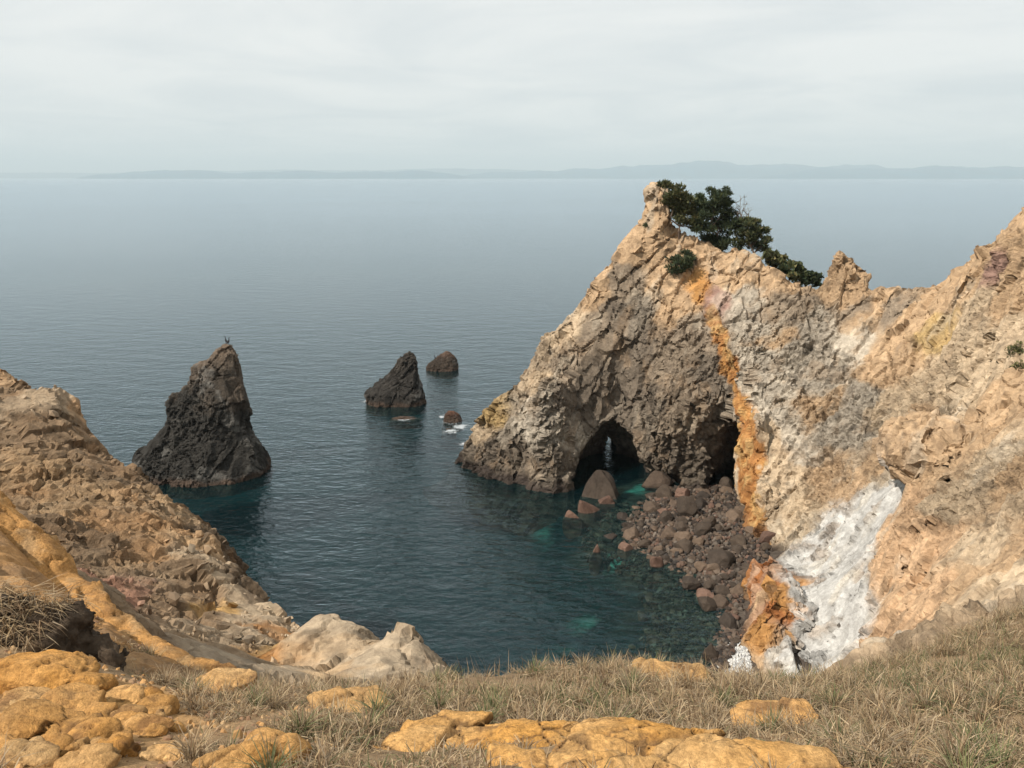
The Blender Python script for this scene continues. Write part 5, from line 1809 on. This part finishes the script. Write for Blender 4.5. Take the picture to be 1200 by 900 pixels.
# upright seed stalks, thickest along the edge of the shelf and on the right-hand bank
ns = 5200
sx_ = RNG.uniform(-4, 13, ns); sy_ = RNG.uniform(7, 17, ns)
hz = H_FG(sx_, sy_)
edge = (hz > 25.0) & (hz < 29.5) & (RNG.random(ns) < np.where(sx_ > 3.5, 0.8, 0.45)) & (np.abs(sx_) < sy_ * 0.72)
sx_, sy_ = sx_[edge], sy_[edge]
ns = len(sx_)
cols = STRAW[RNG.integers(0, len(STRAW), ns)] * (0.6 + 0.5 * RNG.random((ns, 1)))
V2, F2_, C2 = blades('grass', sx_, sy_, fg_zs(sx_, sy_) - 0.01, 0.26 + 0.28 * RNG.random(ns), 0.0028 + 0.002 * RNG.random(ns), RNG.uniform(0, 6.28, ns), np.clip(RNG.normal(0.2, 0.15, ns), 0, 0.7), cols, '', 0.4)
# heavier tussocks standing above the mat
sel = np.flatnonzero((RNG.random(len(tx)) < 0.045) & ~near_slab)
tt = np.repeat(sel, 55); nt_ = len(tt)
an_ = RNG.uniform(0, 6.283, nt_); ra_ = RNG.random(nt_) ** 0.8 * 0.07
qx, qy = tx[tt] + np.cos(an_) * ra_, ty[tt] + np.sin(an_) * ra_
hue = RNG.random(len(tx))[tt][:, None]
cols = np.where(hue < 0.18, GREEN[RNG.integers(0, len(GREEN), nt_)] * 1.3, STRAW[RNG.integers(0, len(STRAW), nt_)]) * (0.6 + 0.6 * RNG.random((nt_, 1)))
V4, F4_, C4 = blades('grass', qx, qy, fg_zs(qx, qy) - 0.01, 0.22 + 0.2 * RNG.random(nt_), 0.0035 + 0.003 * RNG.random(nt_), an_ + RNG.normal(0, 0.4, nt_), np.clip(RNG.normal(0.6, 0.3, nt_), 0.05, 1.3), cols, '')
F2_ = np.concatenate([F2_, F4_ + len(V2)]); V2 = np.concatenate([V2, V4]); C2 = np.concatenate([C2, C4])
M_GRASS = simple_material('dry_grass', (0.4, 0.3, 0.2), 0.75, attr=True, translucent=0.25)
link('grass', mesh_np('grass', np.concatenate([V1, V2]), np.concatenate([F1_, F2_ + len(V1)]), False, np.concatenate([C1, C2])), M_GRASS, kind='stuff', label='tangled dry straw coloured grass with green tufts covering the shelf')
# dead stems hanging over the earth bank
topv = BANK_V[(BANK_V[:, 2] > c[2] + 0.1) & (BANK_V[:, 0] < c[0] + 0.75)]
pick = topv[RNG.integers(0, len(topv), 2600)]
ns = len(pick)
cols = STRAW[RNG.integers(0, len(STRAW), ns)] * (0.75 + 0.5 * RNG.random((ns, 1)))
V3, F3_, C3 = blades('dead_grass', pick[:, 0], pick[:, 1], pick[:, 2] - 0.02, 0.35 + 0.5 * RNG.random(ns), 0.005 + 0.005 * RNG.random(ns), RNG.normal(-0.6, 0.7, ns), np.clip(RNG.normal(1.2, 0.3, ns), 0.3, 1.7), cols, '')
link('dead_grass', mesh_np('dead_grass', V3, F3_, False, C3), M_GRASS, kind='stuff', label='bleached dead grass lying over the dark earth bank')
